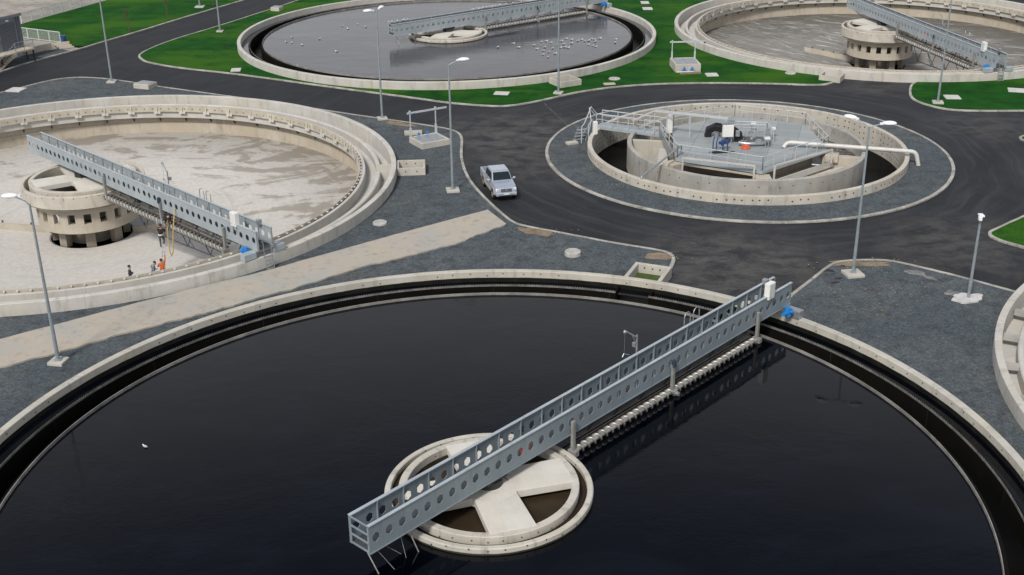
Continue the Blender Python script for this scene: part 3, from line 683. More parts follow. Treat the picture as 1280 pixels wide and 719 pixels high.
# ------------------------------------------------------------------ scraper bridges
PITCH = .72
def girder(x0, x1, y, inner, hz=(1.5, 2.8)):
    """perforated side plate with flanges; 'inner' is the direction (+1/-1) of the stiffeners"""
    mb = MB(); n = int((x1-x0)/PITCH); p = (x1-x0)/n; z0, z1 = hz; zc = (z0+z1)/2; hr = .215; t = .012
    for i in range(n):
        xa = x0+i*p; xb = xa+p; xc = (xa+xb)/2
        out = [(xa, z0), (xc, z0), (xb, z0), (xb, zc), (xb, z1), (xc, z1), (xa, z1), (xa, zc)]
        hx = [(xc+hr*math.sin(PI/3*k+PI), zc+hr*1.08*math.cos(PI/3*k+PI)) for k in range(6)]   # starts at the bottom, runs towards -x
        hx = [(xc+hr*math.sin(a), zc-hr*1.08*math.cos(a)) for a in (0, PI/3, 2*PI/3, PI, 4*PI/3, 5*PI/3)]  # bottom, lower right, upper right, top, upper left, lower left
        fs2 = [(0, 1, 8, 13), (1, 2, 9, 8), (2, 3, 9), (3, 4, 10), (3, 10, 9), (4, 5, 11, 10), (5, 6, 12, 11), (6, 7, 12), (7, 0, 13), (7, 13, 12)]
        for yy, fl in ((y-t, False), (y+t, True)):
            vs = [(a, yy, b) for a, b in out+hx]; mb.add(vs, [f[::-1] if fl else f for f in fs2])
        vs = [(a, y-t, b) for a, b in hx]+[(a, y+t, b) for a, b in hx]
        mb.add(vs, [(k, (k+1) % 6, 6+(k+1) % 6, 6+k) for k in range(6)])
    L_ = x1-x0
    mb.box(((x0+x1)/2, y+inner*.03, z0-.02), (L_, .15, .04))
    k = int(L_/(2*PITCH))
    for i in range(k+1):
        mb.box((x0+L_*i/k + (.02 if i == 0 else (-.02 if i == k else 0)), y+inner*.068, zc), (.035, .10, z1-z0-.002))
    return mb
def helix(x0, x1, y, z, r, pitch, n=14):
    mb = MB(); k = int((x1-x0)/pitch*n)
    o = 0; vs = []; fs = []
    for i in range(k+1):
        x = x0+(x1-x0)*i/k; a = 2*PI*i/n
        for rr, dx in ((.05, 0), (r, 0)):
            vs.append((x+dx, y+rr*math.cos(a), z+rr*math.sin(a)))
    for i in range(k): fs.append((2*i, 2*i+1, 2*i+3, 2*i+2))
    mb.add(vs, fs); return mb
def bridge(label, c, a, style, paint, oh=7.65, reach=25.1, floor_z=.40):
    root = empty('scraper_bridge', (c[0], c[1], 0), a, label, 'scraper bridge', 'rotating scraper bridges')
    hw = .62
    g1 = girder(-oh, reach, -hw, 1).build('girder', paint, root, smooth=0, fix=False)
    for gy, ii in ((-hw, 1), (hw, -1)): MB().box(((reach-oh)/2, gy+ii*.03, 2.821), (reach+oh, .16, .04)).build('top_flange', 'flange', root, smooth=0)
    g2 = girder(-oh, reach, hw, -1).build('girder', paint, root, smooth=0, fix=False)
    MB().box(((reach-oh)/2, 0, 1.53), (reach+oh-.1, 2*hw-.06, .04)).build('walkway_deck', 'grate', root, smooth=0)
    mb = MB()
    if style != 'plain_end':
        for z in (1.52, 1.95, 2.36, 2.78): mb.box((-oh+.02, 0, z), (.06, 2*hw-.03, .06))
        mb.box((-oh+.02, -hw+.03, 2.15), (.06, .07, 1.28)); mb.box((-oh+.02, hw-.03, 2.15), (.06, .07, 1.28))
    else:
        mb.box((-oh+.02, 0, 1.55), (.06, 2*hw-.03, .08)); mb.box((-oh+.02, 0, 2.78), (.05, 2*hw-.03, .05))
    mb.build('end_frame', paint, root, smooth=0)
    mb = MB(); mb.lathe([(.02, .90), (.02, 1.22), (.62, 1.22), (.62, .90)], n=24); mb.box((0, 0, 1.35), (1.3, 1.1, .22)); mb.bar((.7, -.5, .95), (.35, -.45, 1.45), .05, .05)
    pv = mb.build('pivot_bearing', 'dark_metal', root, smooth=30)
    # end carriage on the rim
    mb = MB(); mb.box((24.72, -1.15, 1.18), (.55, .95, .46)); mb.box((24.72, 1.15, 1.18), (.55, .95, .46)); mb.box((24.72, 0, 1.36), (.4, 1.4, .16))
    car = mb.build('end_carriage', 'steel_pale' if paint == 'steel_pale' else 'galv', root, smooth=0, bev=.03)
    for yy in (-1.35, 1.35):
        w_ = MB(); w_.tube([(24.60, yy, 1.03), (24.84, yy, 1.03)], .13, 16); w_.build('wheel', 'black', car)
    mb = MB(); mb.tube([(24.28, -1.0, 1.32), (24.02, -1.0, 1.32)], .17, 14); mb.tube([(24.05, -1.0, 1.32), (23.72, -1.0, 1.34)], .12, 14); mb.tube([(24.2, -1.0, 1.1), (24.2, -1.0, 1.62)], .2, 14); mb.box((24.35, -1.0, 1.32), (.2, .4, .4))
    mb.tube([(24.2, -1.2, 1.42), (24.2, -1.36, 1.42)], .09, 10)
    mb.build('drive_motor', 'blue', root)
    # control cabinet hung over the near girder
    cb = MB().box((22.65, -.60, 3.12), (.62, .34, .98)).build('control_cabinet', 'white', root, smooth=0, bev=.02)
    MB().box((22.65, -.775, 3.12), (.52, .012, .86)).build('cabinet_door', 'white_door', cb, smooth=0)
    MB().box((22.44, -.784, 2.80), (.05, .012, .07)).build('door_lock', 'red' if style != 'x' else 'black', cb, smooth=0)
    mb = MB(); mb.bar((22.45, -.66, 2.66), (22.45, -.66, 2.2), .035, .03); mb.bar((22.85, -.66, 2.66), (22.85, -.66, 2.2), .035, .03); mb.build('cabinet_bracket', 'galv', cb, smooth=0)
    MB().box((23.9, .45, 2.95), (.3, .3, .34)).build('junction_box', 'galv', root, smooth=0, bev=.02)
    # davit hoist on the far girder
    mb = MB(); mb.tube([(12.0, .80, 1.9), (12.0, .80, 3.75)], .05, 8); mb.tube([(12.0, .80, 3.6), (11.15, .95, 4.25)], .045, 8); mb.tube([(12.0, .8, 3.2), (11.65, .86, 3.85)], .03, 6); mb.box((12.0, .95, 3.15), (.16, .2, .22))
    dv = mb.build('davit_hoist', 'galv', root); mb = MB(); mb.ellipsoid((11.15, .95, 4.18), (.18, .18, .22)); mb.tube([(11.15, .95, 4.1), (11.15, .95, 2.9)], .008, 4); mb.tube([(11.5, .9, 2.75), (11.1, .95, 2.95), (11.0, .95, 2.8)], .03, 6); mb.build('hoist_hook', 'galv', dv)
    # side access ladder with hooped handrails
    mb = MB()
    for xx in (16.5, 17.35):
        pts = [(xx-.28*math.cos(t)+.0, .78, 3.2+.28*math.sin(t)) for t in [PI*i/10 for i in range(11)]]
        mb.tube([(xx-.28, .78, 2.0)]+pts+[(xx+.28, .78, 1.9)], .028, 6)
    for z in (2.0, 2.25, 2.5, 2.75): mb.tube([(16.78, .78, z), (17.07, .78, z)], .02, 6)
    mb.build('hooped_ladder', 'galv', root)
    # screw conveyor under the near girder
    tr = MB()
    ang = [-PI*.62+PI*.80*i/8 for i in range(9)]
    prof = [(-.72+.30*math.cos(t), .58+.30*math.sin(t)) for t in ang]+[(-.72+.335*math.cos(t), .58+.335*math.sin(t)) for t in reversed(ang)]
    n = len(prof); vs = []
    for x in (5.2, 21.2): vs += [(x, p_, q_) for p_, q_ in prof]
    tr.add(vs, [(i, (i+1) % n, n+(i+1) % n, n+i) for i in range(n)]+[tuple(range(n))[::-1], tuple(range(n, 2*n))])
    tr.box((13.2, -.30, .86), (16.0, .16, .10))
    tr.build('conveyor_trough', 'rusty', root, smooth=30)
    sc = helix(5.3, 13.0, -.82, .60, .25, .46); sh = MB(); sh.tube([(5.2, -.82, .60), (13.0, -.82, .60)], .11, 10)
    s1 = sc.build('screw_conveyor', 'stain', root, smooth=60, fix=False); s1.modifiers.new('thickness', 'SOLIDIFY').thickness = .03
    sh.build('screw_shaft', 'stain', s1)
    sc = helix(13.3, 21.1, -.82, .60, .245, .46); s2 = sc.build('screw_conveyor', 'stain', root, smooth=60, fix=False); s2.modifiers.new('thickness', 'SOLIDIFY').thickness = .03
    MB().tube([(13.3, -.82, .60), (21.2, -.82, .60)], .11, 10).build('screw_shaft', 'stain', s2)
    for i, xx in enumerate((5.05, 13.15, 21.35)):
        mb = MB(); mb.box((xx, -.76, 1.30), (.20, .16, 1.9 if i != 1 else 1.6)); mb.box((xx, -.78, .5), (.28, .5, .34))
        po = mb.build('hanger_post', 'post_grey', root, smooth=0, bev=.015)
        if i == 1:
            mb = MB(); mb.tube([(xx, -.82, 2.0), (xx, -.82, 2.32)], .11, 12); mb.tube([(xx, -.82, 2.32), (xx, -.82, 2.42)], .07, 10); mb.build('gear_motor', 'motor_dark', po)
            MB().tube([(13.15, -1.2, .52), (13.15, -.9, .52)], .12, 10).build('coupling', 'galv', po)
    mb = MB()
    for k in range(7):
        x = 6.6+k*2.1; mb.bar((x, -.38, .9), (x+.65, -.50, 1.48), .05, .05); mb.bar((x+1.2, .3, .55), (x+1.2, .3, 1.48), .04, .04); mb.bar((x+.1, .35, .75), (x+1.1, .3, 1.45), .035, .035)
    mb.tube([(5.2, .3, .7), (21.3, .3, .7)], .03, 6); mb.tube([(5.2, -.30, 1.05), (21.3, -.30, 1.05)], .025, 6)
    mb.build('under_bracing', 'dark_metal', root, smooth=0)
    # skimmer / scraper stays
    if style == 'wet':
        mb = MB(); mb.tube([(-7.4, .1, 1.5), (-7.35, -.95, .1)], .028, 6); mb.tube([(-7.2, -.3, 1.5), (-6.9, -1.2, .6)], .011, 5); mb.tube([(-5.35, -.35, 1.5), (-5.2, -1.0, .1)], .028, 6); mb.tube([(-5.75, -.3, 1.5), (-5.9, -.9, .1)], .011, 5)
        mb.tube([(-6.9, 0.1, 1.5), (-6.1, -.75, .7)], .011, 5)
        mb.build('skimmer_stay', 'stain', root)
    elif style in ('dry', 'plain_end'):
        for (p, q) in (((-6.3, -.6, 1.5), (-5.0, 5.4, -2.7)), ((-4.6, .3, 1.5), (-3.2, 6.5, -2.6)), ((8.5, .3, 1.4), (7.5, 3.2, -2.9)), ((12.5, .3, 1.4), (12.0, 2.2, -2.7)), ((16.5, .3, 1.4), (16.3, 2.2, -2.5))):
            MB().tube([p, q], .05, 6).build('scraper_stay', 'galv', root)
        mb = MB()
        for k in range(5):
            x = 6.5+k*3; mb.bar((x, .45, .75), (x+1.5, .6, -1.8+.12*k), .05, .05); mb.bar((x+3, .45, .75), (x+1.5, .6, -1.8+.12*k), .05, .05)
        mb.tube([(8, .6, -1.8), (20, .6, -1.3)], .05, 6); mb.build('lower_truss', 'rusty', root)
    # rim ladder
    if style in ('dry', 'plain_end'):
        mb = MB()
        for yy in (-.29, .29): mb.bar((25.32, yy, 1.15), (25.50, yy, .10), .045, .05); mb.tube([(25.32, yy, 1.15), (25.28, yy, 2.05), (25.1, yy, 2.1)], .025, 6)
        for i in range(4): mb.box((25.34+.05*i, 0, 1.0-.27*i), (.16, .56, .035))
        mb.build('access_ladder', 'galv', root, smooth=0)
    return root
BA = bridge('blue-grey perforated steel bridge over black water of the nearest tank', CA, R(47), 'wet', 'steel')
BB = bridge('pale grey perforated bridge across the emptied tank where people work', CB, R(-44.5), 'plain_end', 'steel_pale', oh=7.8)
BC = bridge('grey perforated bridge with gulls on its rail over the lawn tank', CC, R(37), 'wet', 'steel_pale', oh=8.0)
BD = bridge('grey perforated bridge across the muddy drained tank at upper right', CD_, R(-78.5), 'plain_end', 'steel_pale', oh=8.4)
# orange life ring / tool seen through the girder holes
def lifering(root, x, z, s=1.0):
    mb = MB(); pts = [(x+.24*s*math.cos(t), -.50, z+.24*s*math.sin(t)) for t in [2*PI*i/16 for i in range(17)]]
    mb.tube(pts, .055, 8, False); o = mb.build('lifebuoy', 'orange'); return o
for root_, x_, z_, lb in ((BA, 1.9, 2.05, 'orange lifebuoy hanging inside the near tank\'s bridge girder'), (BC, 2.3, 2.1, 'orange lifebuoy hanging inside the gull tank\'s bridge girder'), (BD, 11.0, 2.1, 'orange lifebuoy inside the muddy tank\'s bridge girder')):
    o = lifering(root_, x_, z_); o.location = root_.location; o.rotation_euler = root_.rotation_euler; tag(o, lb, 'lifebuoy', 'lifebuoys on the bridges')
# floor scraper blades in the drained tanks
def blade(br, a, spans):
    rz_ = a-br.rotation_euler[2]
    for x0, x1 in spans:
        def fz(x): return -4.05+(abs(x)-3.2)/(22.74-3.2)*1.8
        mb = MB(); p0, p1 = fz(x0), fz(x1)
        mb.add([(x0, -.06, p0), (x1, -.06, p1), (x1, .06, p1), (x0, .06, p0), (x0, -.06, p0+.62), (x1, -.06, p1+.55), (x1, .06, p1+.55), (x0, .06, p0+.62)], [(3,2,1,0),(4,5,6,7),(0,1,5,4),(1,2,6,5),(2,3,7,6),(3,0,4,7)])
        bp = mb.build('scraper_blade', 'conc_warm', br, rz=rz_, smooth=0)
        mb = MB()
        for k in range(4):
            x = x0+(x1-x0)*(.15+.23*k); z = fz(x); mb.box((x, -.12, z+.35), (.10, .14, .8))
        mb.build('blade_shoe', 'rusty', bp, smooth=0)
blade(BB, R(179), ((3.4, 13.5), (-9.5, -3.4)))
blade(BD, R(146), ((3.4, 9.5),))

# ------------------------------------------------------------------ distribution basin on the roundabout
KB = empty('distribution_basin', (KX, KY, 0), 0, 'double-ringed concrete basin with railed grey deck on the roundabout', 'distribution basin')
MB().lathe([(13.02, -2.8), (13.02, .77), (13.05, .80), (13.37, .80), (13.40, .77), (13.40, -.3), (13.3, -2.8)], n=200).build('outer_wall', 'conc_holes', KB)
MB().lathe([(9.62, -2.8), (9.62, .87), (9.65, .90), (9.97, .90), (10.0, .87), (10.0, -2.8)], n=160).build('inner_wall', 'conc_inner', KB)
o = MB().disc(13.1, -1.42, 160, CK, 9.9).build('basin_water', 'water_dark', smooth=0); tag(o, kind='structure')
HEX = [(-147.5, 7.6), (-90.4, 7.75), (-19, 6.9), (38.7, 8.1), (86.6, 8.1), (138, 7.5)]
HP = [(r_*math.cos(R(a)), r_*math.sin(R(a))) for a, r_ in HEX]
def deckmat():
    n = NT('deck_plates'); o = n.obj(); x, y, z = n.sep(o)
    u = n.math('ADD', n.math('MULTIPLY', x, .955), n.math('MULTIPLY', y, -.295)); v = n.math('ADD', n.math('MULTIPLY', x, .295), n.math('MULTIPLY', y, .955))
    fu = n.math('FRACT', n.math('DIVIDE', u, 2.1)); fv = n.math('FRACT', n.math('DIVIDE', v, 1.25))
    ln = n.math('MAXIMUM', n.math('LESS_THAN', fu, .018), n.math('LESS_THAN', fv, .026))
    cell = n.comb(n.math('FLOOR', n.math('DIVIDE', u, 2.1)), n.math('FLOOR', n.math('DIVIDE', v, 1.25)), 0.0)
    wn_ = n.node('ShaderNodeTexWhiteNoise', noise_dimensions='3D'); n.put(wn_.inputs['Vector'], cell)
    f = n.noise(o, .9, 6, .65)
    c = n.mix(wn_.outputs[0], (.255, .28, .285), (.32, .342, .345)); c = n.mix(n.math('MULTIPLY', n.step(f, .5, .75), .5), c, (.20, .21, .205))
    c = n.mix(n.math('MULTIPLY', ln, .7), c, (.09, .095, .10))
    return n.fin(c, .55, spec=.3)
M['deck_plates'] = deckmat()
dk = MB().prism(HP, .86, .95).build('platform_deck', 'deck_plates', KB, smooth=0)
mb = MB()
for i in range(6):
    a, b = HP[i], HP[(i+1) % 6]; mb.bar((a[0]*1.004, a[1]*1.004, .80), (b[0]*1.004, b[1]*1.004, .80), .08, .24)
mb.build('deck_edge_beam', 'steel_pale', KB, smooth=0)
mb = MB(); sc_ = .80
for i in range(6):
    a, b = HP[i], HP[(i+1) % 6]; mb.bar((a[0]*sc_, a[1]*sc_, -.9), (b[0]*sc_, b[1]*sc_, -.9), .3, 3.2)
mb.build('support_wall', 'conc_dirty', KB, smooth=0)
for i, (a, r_) in enumerate(HEX):
    T_ = Matrix.Rotation(R(a), 4, 'Z')
    MB().box(((r_+9.64)/2-.2, 0, -1.2), (9.64-r_+.4, .62, 3.3), 0, T_).build('radial_wall', 'conc_warm', KB, smooth=0, bev=.03)
    MB().box((r_+.35, 0, .30), (1.1, 1.25, .62), 0, T_).build('corner_block', 'conc_warm', KB, smooth=0, bev=.05)
bays = [(-147.5, -90.4, 'water_brown', -.45), (-90.4, -19, 'conc_warm', -.55), (-19, 38.7, 'water_foam', -.45), (38.7, 86.6, 'conc_dirty', -.6), (86.6, 138, 'conc_dirty', -.6), (138, 212.5, 'conc_dirty', -2.1)]
for a0, a1, mt, z in bays:
    arc = [(9.63*math.cos(R(a0+(a1-a0)*i/24)), 9.63*math.sin(R(a0+(a1-a0)*i/24))) for i in range(25)]
    inn = [(5.2*math.cos(R(a)), 5.2*math.sin(R(a))) for a in (a1, a0)]
    if mt.startswith('water'):
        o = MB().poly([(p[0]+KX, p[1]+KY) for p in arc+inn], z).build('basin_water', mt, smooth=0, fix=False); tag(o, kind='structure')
    else:
        MB().prism(arc+inn, z-.2, z).build('bay_floor', mt, KB, smooth=0)
# weir beams and sloping aprons in the bays
def on(i, t, k):     # point along deck edge i, pushed out to factor k
    a, b = HP[i], HP[(i+1) % 6]; x, y = a[0]+(b[0]-a[0])*t, a[1]+(b[1]-a[1])*t; ln = math.hypot(x, y); return (x*(1+k/ln), y*(1+k/ln))
mb = MB()
for i, k in ((1, .75), (2, .6), (3, .7), (4, .7)):
    p, q = on(i, .06, k), on(i, .94, k); mb.bar((p[0], p[1], -.12), (q[0], q[1], -.12), .12, .5)
mb.build('weir_beam', 'conc_ring', KB, smooth=0)
p, q = on(0, .04, .45), on(0, .96, .45)
MB().bar((p[0]*.99, p[1]*.99, .60), (q[0]*.99, q[1]*.99, .60), .1, .16).build('skirt_beam', 'conc_warm', KB, smooth=0)
mb = MB()
for i, t0, t1 in ((1, .10, .50), (1, .54, .92), (3, .1, .9), (4, .1, .9)):
    p, q = on(i, t0, 1.0), on(i, t1, 1.0); p2, q2 = on(i, t0, 1.9), on(i, t1, 1.9)
    mb.add([(p[0], p[1], -.45), (q[0], q[1], -.45), (q2[0], q2[1], -.2), (p2[0], p2[1], -.2), (p[0], p[1], -.6), (q[0], q[1], -.6), (q2[0], q2[1], -.6), (p2[0], p2[1], -.6)], [(0,1,2,3),(4,7,6,5),(0,4,5,1),(1,5,6,2),(2,6,7,3),(3,7,4,0)])
mb.build('sloped_apron', 'conc_pale', KB, smooth=0)
# deep left chamber: end wall, sloped buttress and inclined gate plate
T_ = Matrix.Rotation(R(168), 4, 'Z')
mb = MB(); mb.box((8.0, 0, -.75), (3.2, .35, 2.9), 0, T_); mb.build('chamber_wall', 'conc_box', KB, smooth=0, bev=.03)
mb = MB(); mb.add([(-7.2, .6, .35), (-6.6, .3, .35), (-6.9, -3.4, -.1), (-7.9, -3.6, -.1), (-8.9, .6, -2.2), (-6.6, .3, -2.2), (-6.9, -3.4, -2.2), (-9.0, -3.6, -2.2)], [(3,2,1,0),(4,5,6,7),(0,1,5,4),(1,2,6,5),(2,3,7,6),(3,0,4,7)])
mb.build('sloped_buttress', 'conc_box', KB, smooth=0, bev=.04)
mb = MB(); mb.bar((-7.0, 2.6, 1.25), (-6.75, -3.2, 1.0), .12, .75); mb.build('gate_plate', 'galv', KB, smooth=0)
# railings
def railing(pts, name='railing', h=1.1, step=1.5, mat='rail', parent=None, r_=.036, mids=(.55,)):
    mb = MB(); P = [Vector(p) for p in pts]
    for a, b in zip(P[:-1], P[1:]):
        ln = (b-a).length; k = max(1, round(ln/step))
        for i in range(k+1):
            q = a.lerp(b, i/k); mb.tube([q, q+Vector((0, 0, h))], r_*.9, 6)
        for mz in mids: mb.tube([a+Vector((0, 0, h*mz)), b+Vector((0, 0, h*mz))], r_*.65, 6)
    mb.tube([p+Vector((0, 0, h)) for p in P], r_, 8)
    return mb.build(name, mat, parent)
for i in range(6):
    if i == 5: continue
    a, b = HP[i], HP[(i+1) % 6]
    railing([(a[0]*.985, a[1]*.985, .95), (b[0]*.985, b[1]*.985, .95)], parent=KB)
railing([(HP[5][0]*.985, HP[5][1]*.985, .95), (-6.6, 3.9, .95)], parent=KB); railing([(-6.9, 1.9, .95), (HP[0][0]*.985, HP[0][1]*.985, .95)], parent=KB)
# beige sluice frames standing on the corner blocks
for (x0, y0), (x1, y1) in (((-6.1, -5.6), (-.75, -7.9)), ((.85, -7.95), (6.35, -4.0))):
    mb = MB(); mb.bar((x0, y0, 1.42), (x1, y1, 1.42), .13, .12)
    for x, y in ((x0, y0), (x1, y1)): mb.bar((x, y, .3), (x, y, 1.48), .14, .14)
    mb.build('sluice_frame', 'conc_ring', KB, smooth=0)
# walkway to the deck
wd_ = Vector((.885, -.465, 0)); wn2 = Vector((.465, .885, 0)); w0 = Vector((-12.3, 5.44, .9)); w1 = Vector((-6.9, 2.60, .9))
mb = MB(); mid = (w0+w1)/2 + wn2*.65; mb.bar(w0+wn2*.65+Vector((0, 0, .03)), w1+wn2*.65+Vector((0, 0, .03)), 1.26, .06); mb.bar(w0-Vector((0, 0, .1)), w1-Vector((0, 0, .1)), .09, .24); mb.bar(w0+wn2*1.3-Vector((0, 0, .1)), w1+wn2*1.3-Vector((0, 0, .1)), .09, .24)
mb.build('walkway', 'steel_pale', KB, smooth=0)
railing([w0+Vector((0, 0, .06)), w1+Vector((0, 0, .06))], 'walkway_railing', 1.1, 1.4, 'rail', KB, .045)
railing([w0+wn2*1.3+Vector((0, 0, .06)), w1+wn2*1.3+Vector((0, 0, .06))], 'walkway_railing', 1.1, 1.4, 'rail', KB, .045)
mb = MB()
for a, b in ((Vector((-13.75, 3.1, 0)), w0), (Vector((-13.1, 3.8, 0)), w0+wn2*-.4)):
    mb.tube([a, a+Vector((0, 0, 1.55)), a+Vector((.25, .35, 1.75)), b+Vector((-.5, -.2, 1.85)), b+Vector((0, 0, 1.16))], .045, 8)
    mb.tube([a+Vector((0, 0, .8)), b+Vector((-.3, -.1, .7))], .03, 6)
mb.build('stair_handrail', 'rail', KB)
mb = MB()
for i in range(4): mb.box((-13.95+.12*i, 4.0+.32*i, .16+.2*i), (1.0, .32, .05), .35)
mb.bar((-14.3, 4.0, .05), (-13.9, 5.3, .85), .06, .16); mb.bar((-13.35, 3.7, .05), (-13.0, 5.0, .85), .06, .16); mb.build('stair_steps', 'galv', KB, smooth=0)
MB().box((-12.55, 3.45, 1.35), (.36, .36, 1.15), .3).build('sensor_box', 'white', KB, smooth=0, bev=.03)
MB().box((-6.1, 3.0, 1.75), (.42, .42, 1.6), .3).build('sensor_box', 'white', KB, smooth=0, bev=.03)
MB().box((-14.6, 2.9, .14), (1.0, .6, .28), .4).build('anchor_block', 'conc_box', KB, smooth=0, bev=.03)
# raised cable tray
mb = MB(); tA, tB, tC = Vector((-9.3, 3.35, 1.95)), Vector((-7.5, 2.7, 3.0)), Vector((-1.6, .2, 2.95))
for off in (Vector((0, 0, 0)), Vector((.1, .28, 0))):
    mb.bar(tB+off, tC+off, .06, .14); mb.bar(tA+off, tB+off, .06, .1)
for k in range(14):
    q = tB.lerp(tC, k/13); mb.bar(q, q+Vector((.1, .28, 0)), .04, .04)
for q, zb in ((tB+Vector((.02, .05, 0)), .9), (tB.lerp(tC, .5), .95), (tB.lerp(tC, .98), .95)): mb.tube([(q.x, q.y, zb), (q.x, q.y, q.z)], .045, 8)
mb.build('cable_tray', 'rail', KB, smooth=0)
# control cabinet, motor cover, blue pipework, pit
cbn = MB().box((-1.62, -.45, 2.12), (.92, .38, 1.05), R(4)).build('control_cabinet', 'white', KB, smooth=0, bev=.025)
mb = MB(); mb.bar((-1.95, -.45, .95), (-1.95, -.45, 1.6), .07, .07); mb.bar((-1.3, -.45, .95), (-1.3, -.45, 1.6), .07, .07); mb.box((-1.62, -.35, 2.75), (1.2, .5, .06)); mb.box((-1.3, -.2, 2.86), (.5, .3, .2)); mb.build('cabinet_stand', 'galv', cbn, smooth=0)
MB().box((-.72, -.1, 1.75), (.34, .3, .5)).build('junction_box', 'galv', KB, smooth=0, bev=.02)
mb = MB(); a = Vector((-3.1, 1.9, .95)); b = Vector((-.35, .15, .95)); pts = []
for f_, z_ in ((0.06, .9), (.09, 1.55), (.27, 1.9), (.73, 1.9), (.91, 1.55), (.94, .9)):
    q = a.lerp(b, f_); q.z = z_; pts.append(q)
mb.tube(pts, .40, 4); mb.build('drive_cover', 'black', KB, smooth=0, bev=.05)
mb = MB(); mb.tube([(-1.9, 1.4, 1.3), (-1.5, .7, 1.3)], .28, 12); mb.tube([(-2.3, 1.0, 1.0), (-2.3, 1.0, 1.55)], .2, 10); mb.box((-1.8, 1.0, 1.05), (1.3, .9, .2), -.5); mb.tube([(-1.4, 1.2, 1.4), (-.9, .6, 1.5)], .12, 8); mb.build('drive_motor', 'galv', KB)
mb = MB()
for x, y in ((-3.1, -2.15), (-2.85, -2.35), (-2.35, -2.55), (-1.95, -2.4)): mb.tube([(x, y, .7), (x, y, 1.75), (x+.15, y+.35, 1.95)], .05, 8)
mb.tube([(-2.6, -2.1, 1.55), (-1.8, -1.9, 1.55)], .14, 10); mb.tube([(-2.3, -2.05, 1.3), (-2.3, -2.05, 1.8)], .13, 10); mb.build('blue_pipework', 'blue_dark', KB)
MB().poly(blob((-2.6, -2.75), 1.0, .42, .12, 4), .958).build('floor_opening', 'black', KB, smooth=0, fix=False)
mb = MB(); mb.box((.55, .25, .965), (2.3, 2.5, .03), -.07); mb.build('pit_floor', 'rusty', KB, smooth=0)
for i in range(12):
    x, y = random.uniform(-.35, 1.45), random.uniform(-.75, 1.2); MB().box((x, y, 1.04), (random.uniform(.2, .5), random.uniform(.12, .35), random.uniform(.1, .3)), random.uniform(0, 3)).build('pit_machinery', random.choice(('rusty', 'soil', 'galv')), KB, smooth=0, bev=.02)
mb = MB(); mb.tube([(-.75, -1.0, 1.2), (-.2, -1.35, 1.2), (1.2, -1.25, 1.2), (1.9, -.6, 1.25), (1.95, .4, 1.3)], .16, 10); mb.tube([(1.95, .4, 1.3), (1.95, .4, 2.0)], .13, 8); mb.build('bent_pipe', 'galv', KB)
railing([(-.9, 2.6, .95), (2.2, 2.0, .95), (2.3, -.3, .95)], parent=KB, step=.9)
railing([(-.8, 1.55, .95), (1.9, 1.35, .95)], parent=KB, step=.9)
for i, (x, y) in enumerate(((1.2, 3.0), (2.55, 1.25), (1.5, -1.6))):
    mb = MB(); mb.bar((x-.12, y, .95), (x-.12, y, 1.7), .07, .07); mb.bar((x+.12, y, .95), (x+.12, y, 1.7), .07, .07); mb.box((x, y, .97), (.5, .5, .06)); st = mb.build('valve_pedestal', 'galv', KB, smooth=0)
    MB().box((x, y, 1.76), (.44, .3, .16)).build('pedestal_cap', 'white', st, smooth=0)
# big white pipe over both walls, thin pipe across the front
def bend(p, r_=.4, n=6):
    out = [Vector(p[0])]
    for a, b, c in zip(p[:-2], p[1:-1], p[2:]):
        a, b, c = Vector(a), Vector(b), Vector(c); s_ = b+(a-b).normalized()*r_; e = b+(c-b).normalized()*r_
        for i in range(n+1):
            t = i/n; out.append(s_*(1-t)**2+b*2*t*(1-t)+e*t*t)
    return out+[Vector(p[-1])]
mb = MB(); mb.tube(bend([(2.9, -1.7, .95), (3.15, -1.55, 1.38), (13.2, -4.15, 1.22), (13.55, -4.25, -.1)], .42), .175, 14); mb.build('overflow_pipe', 'pipe_white', KB, smooth=50)
mb = MB(); mb.tube(bend([(-5.9, -3.3, 1.75), (-9.75, -8.95, 1.0), (-9.72, -8.98, .0)], .18), .085, 8); mb.tube([(-5.9, -3.3, 1.75), (-5.9, -3.3, .95)], .06, 8); mb.build('drain_pipe', 'galv', KB, smooth=50)
mb = MB(); mb.tube([(-.31+.33*math.cos(2*PI*i/20), -1.75+.33*math.sin(2*PI*i/20), 1.03) for i in range(21)], .085, 8, False)
o = mb.build('lifebuoy', 'orange'); o.location = (KX, KY, 0); tag(o, 'bright orange lifebuoy lying on the grey deck of the roundabout basin', 'lifebuoy')

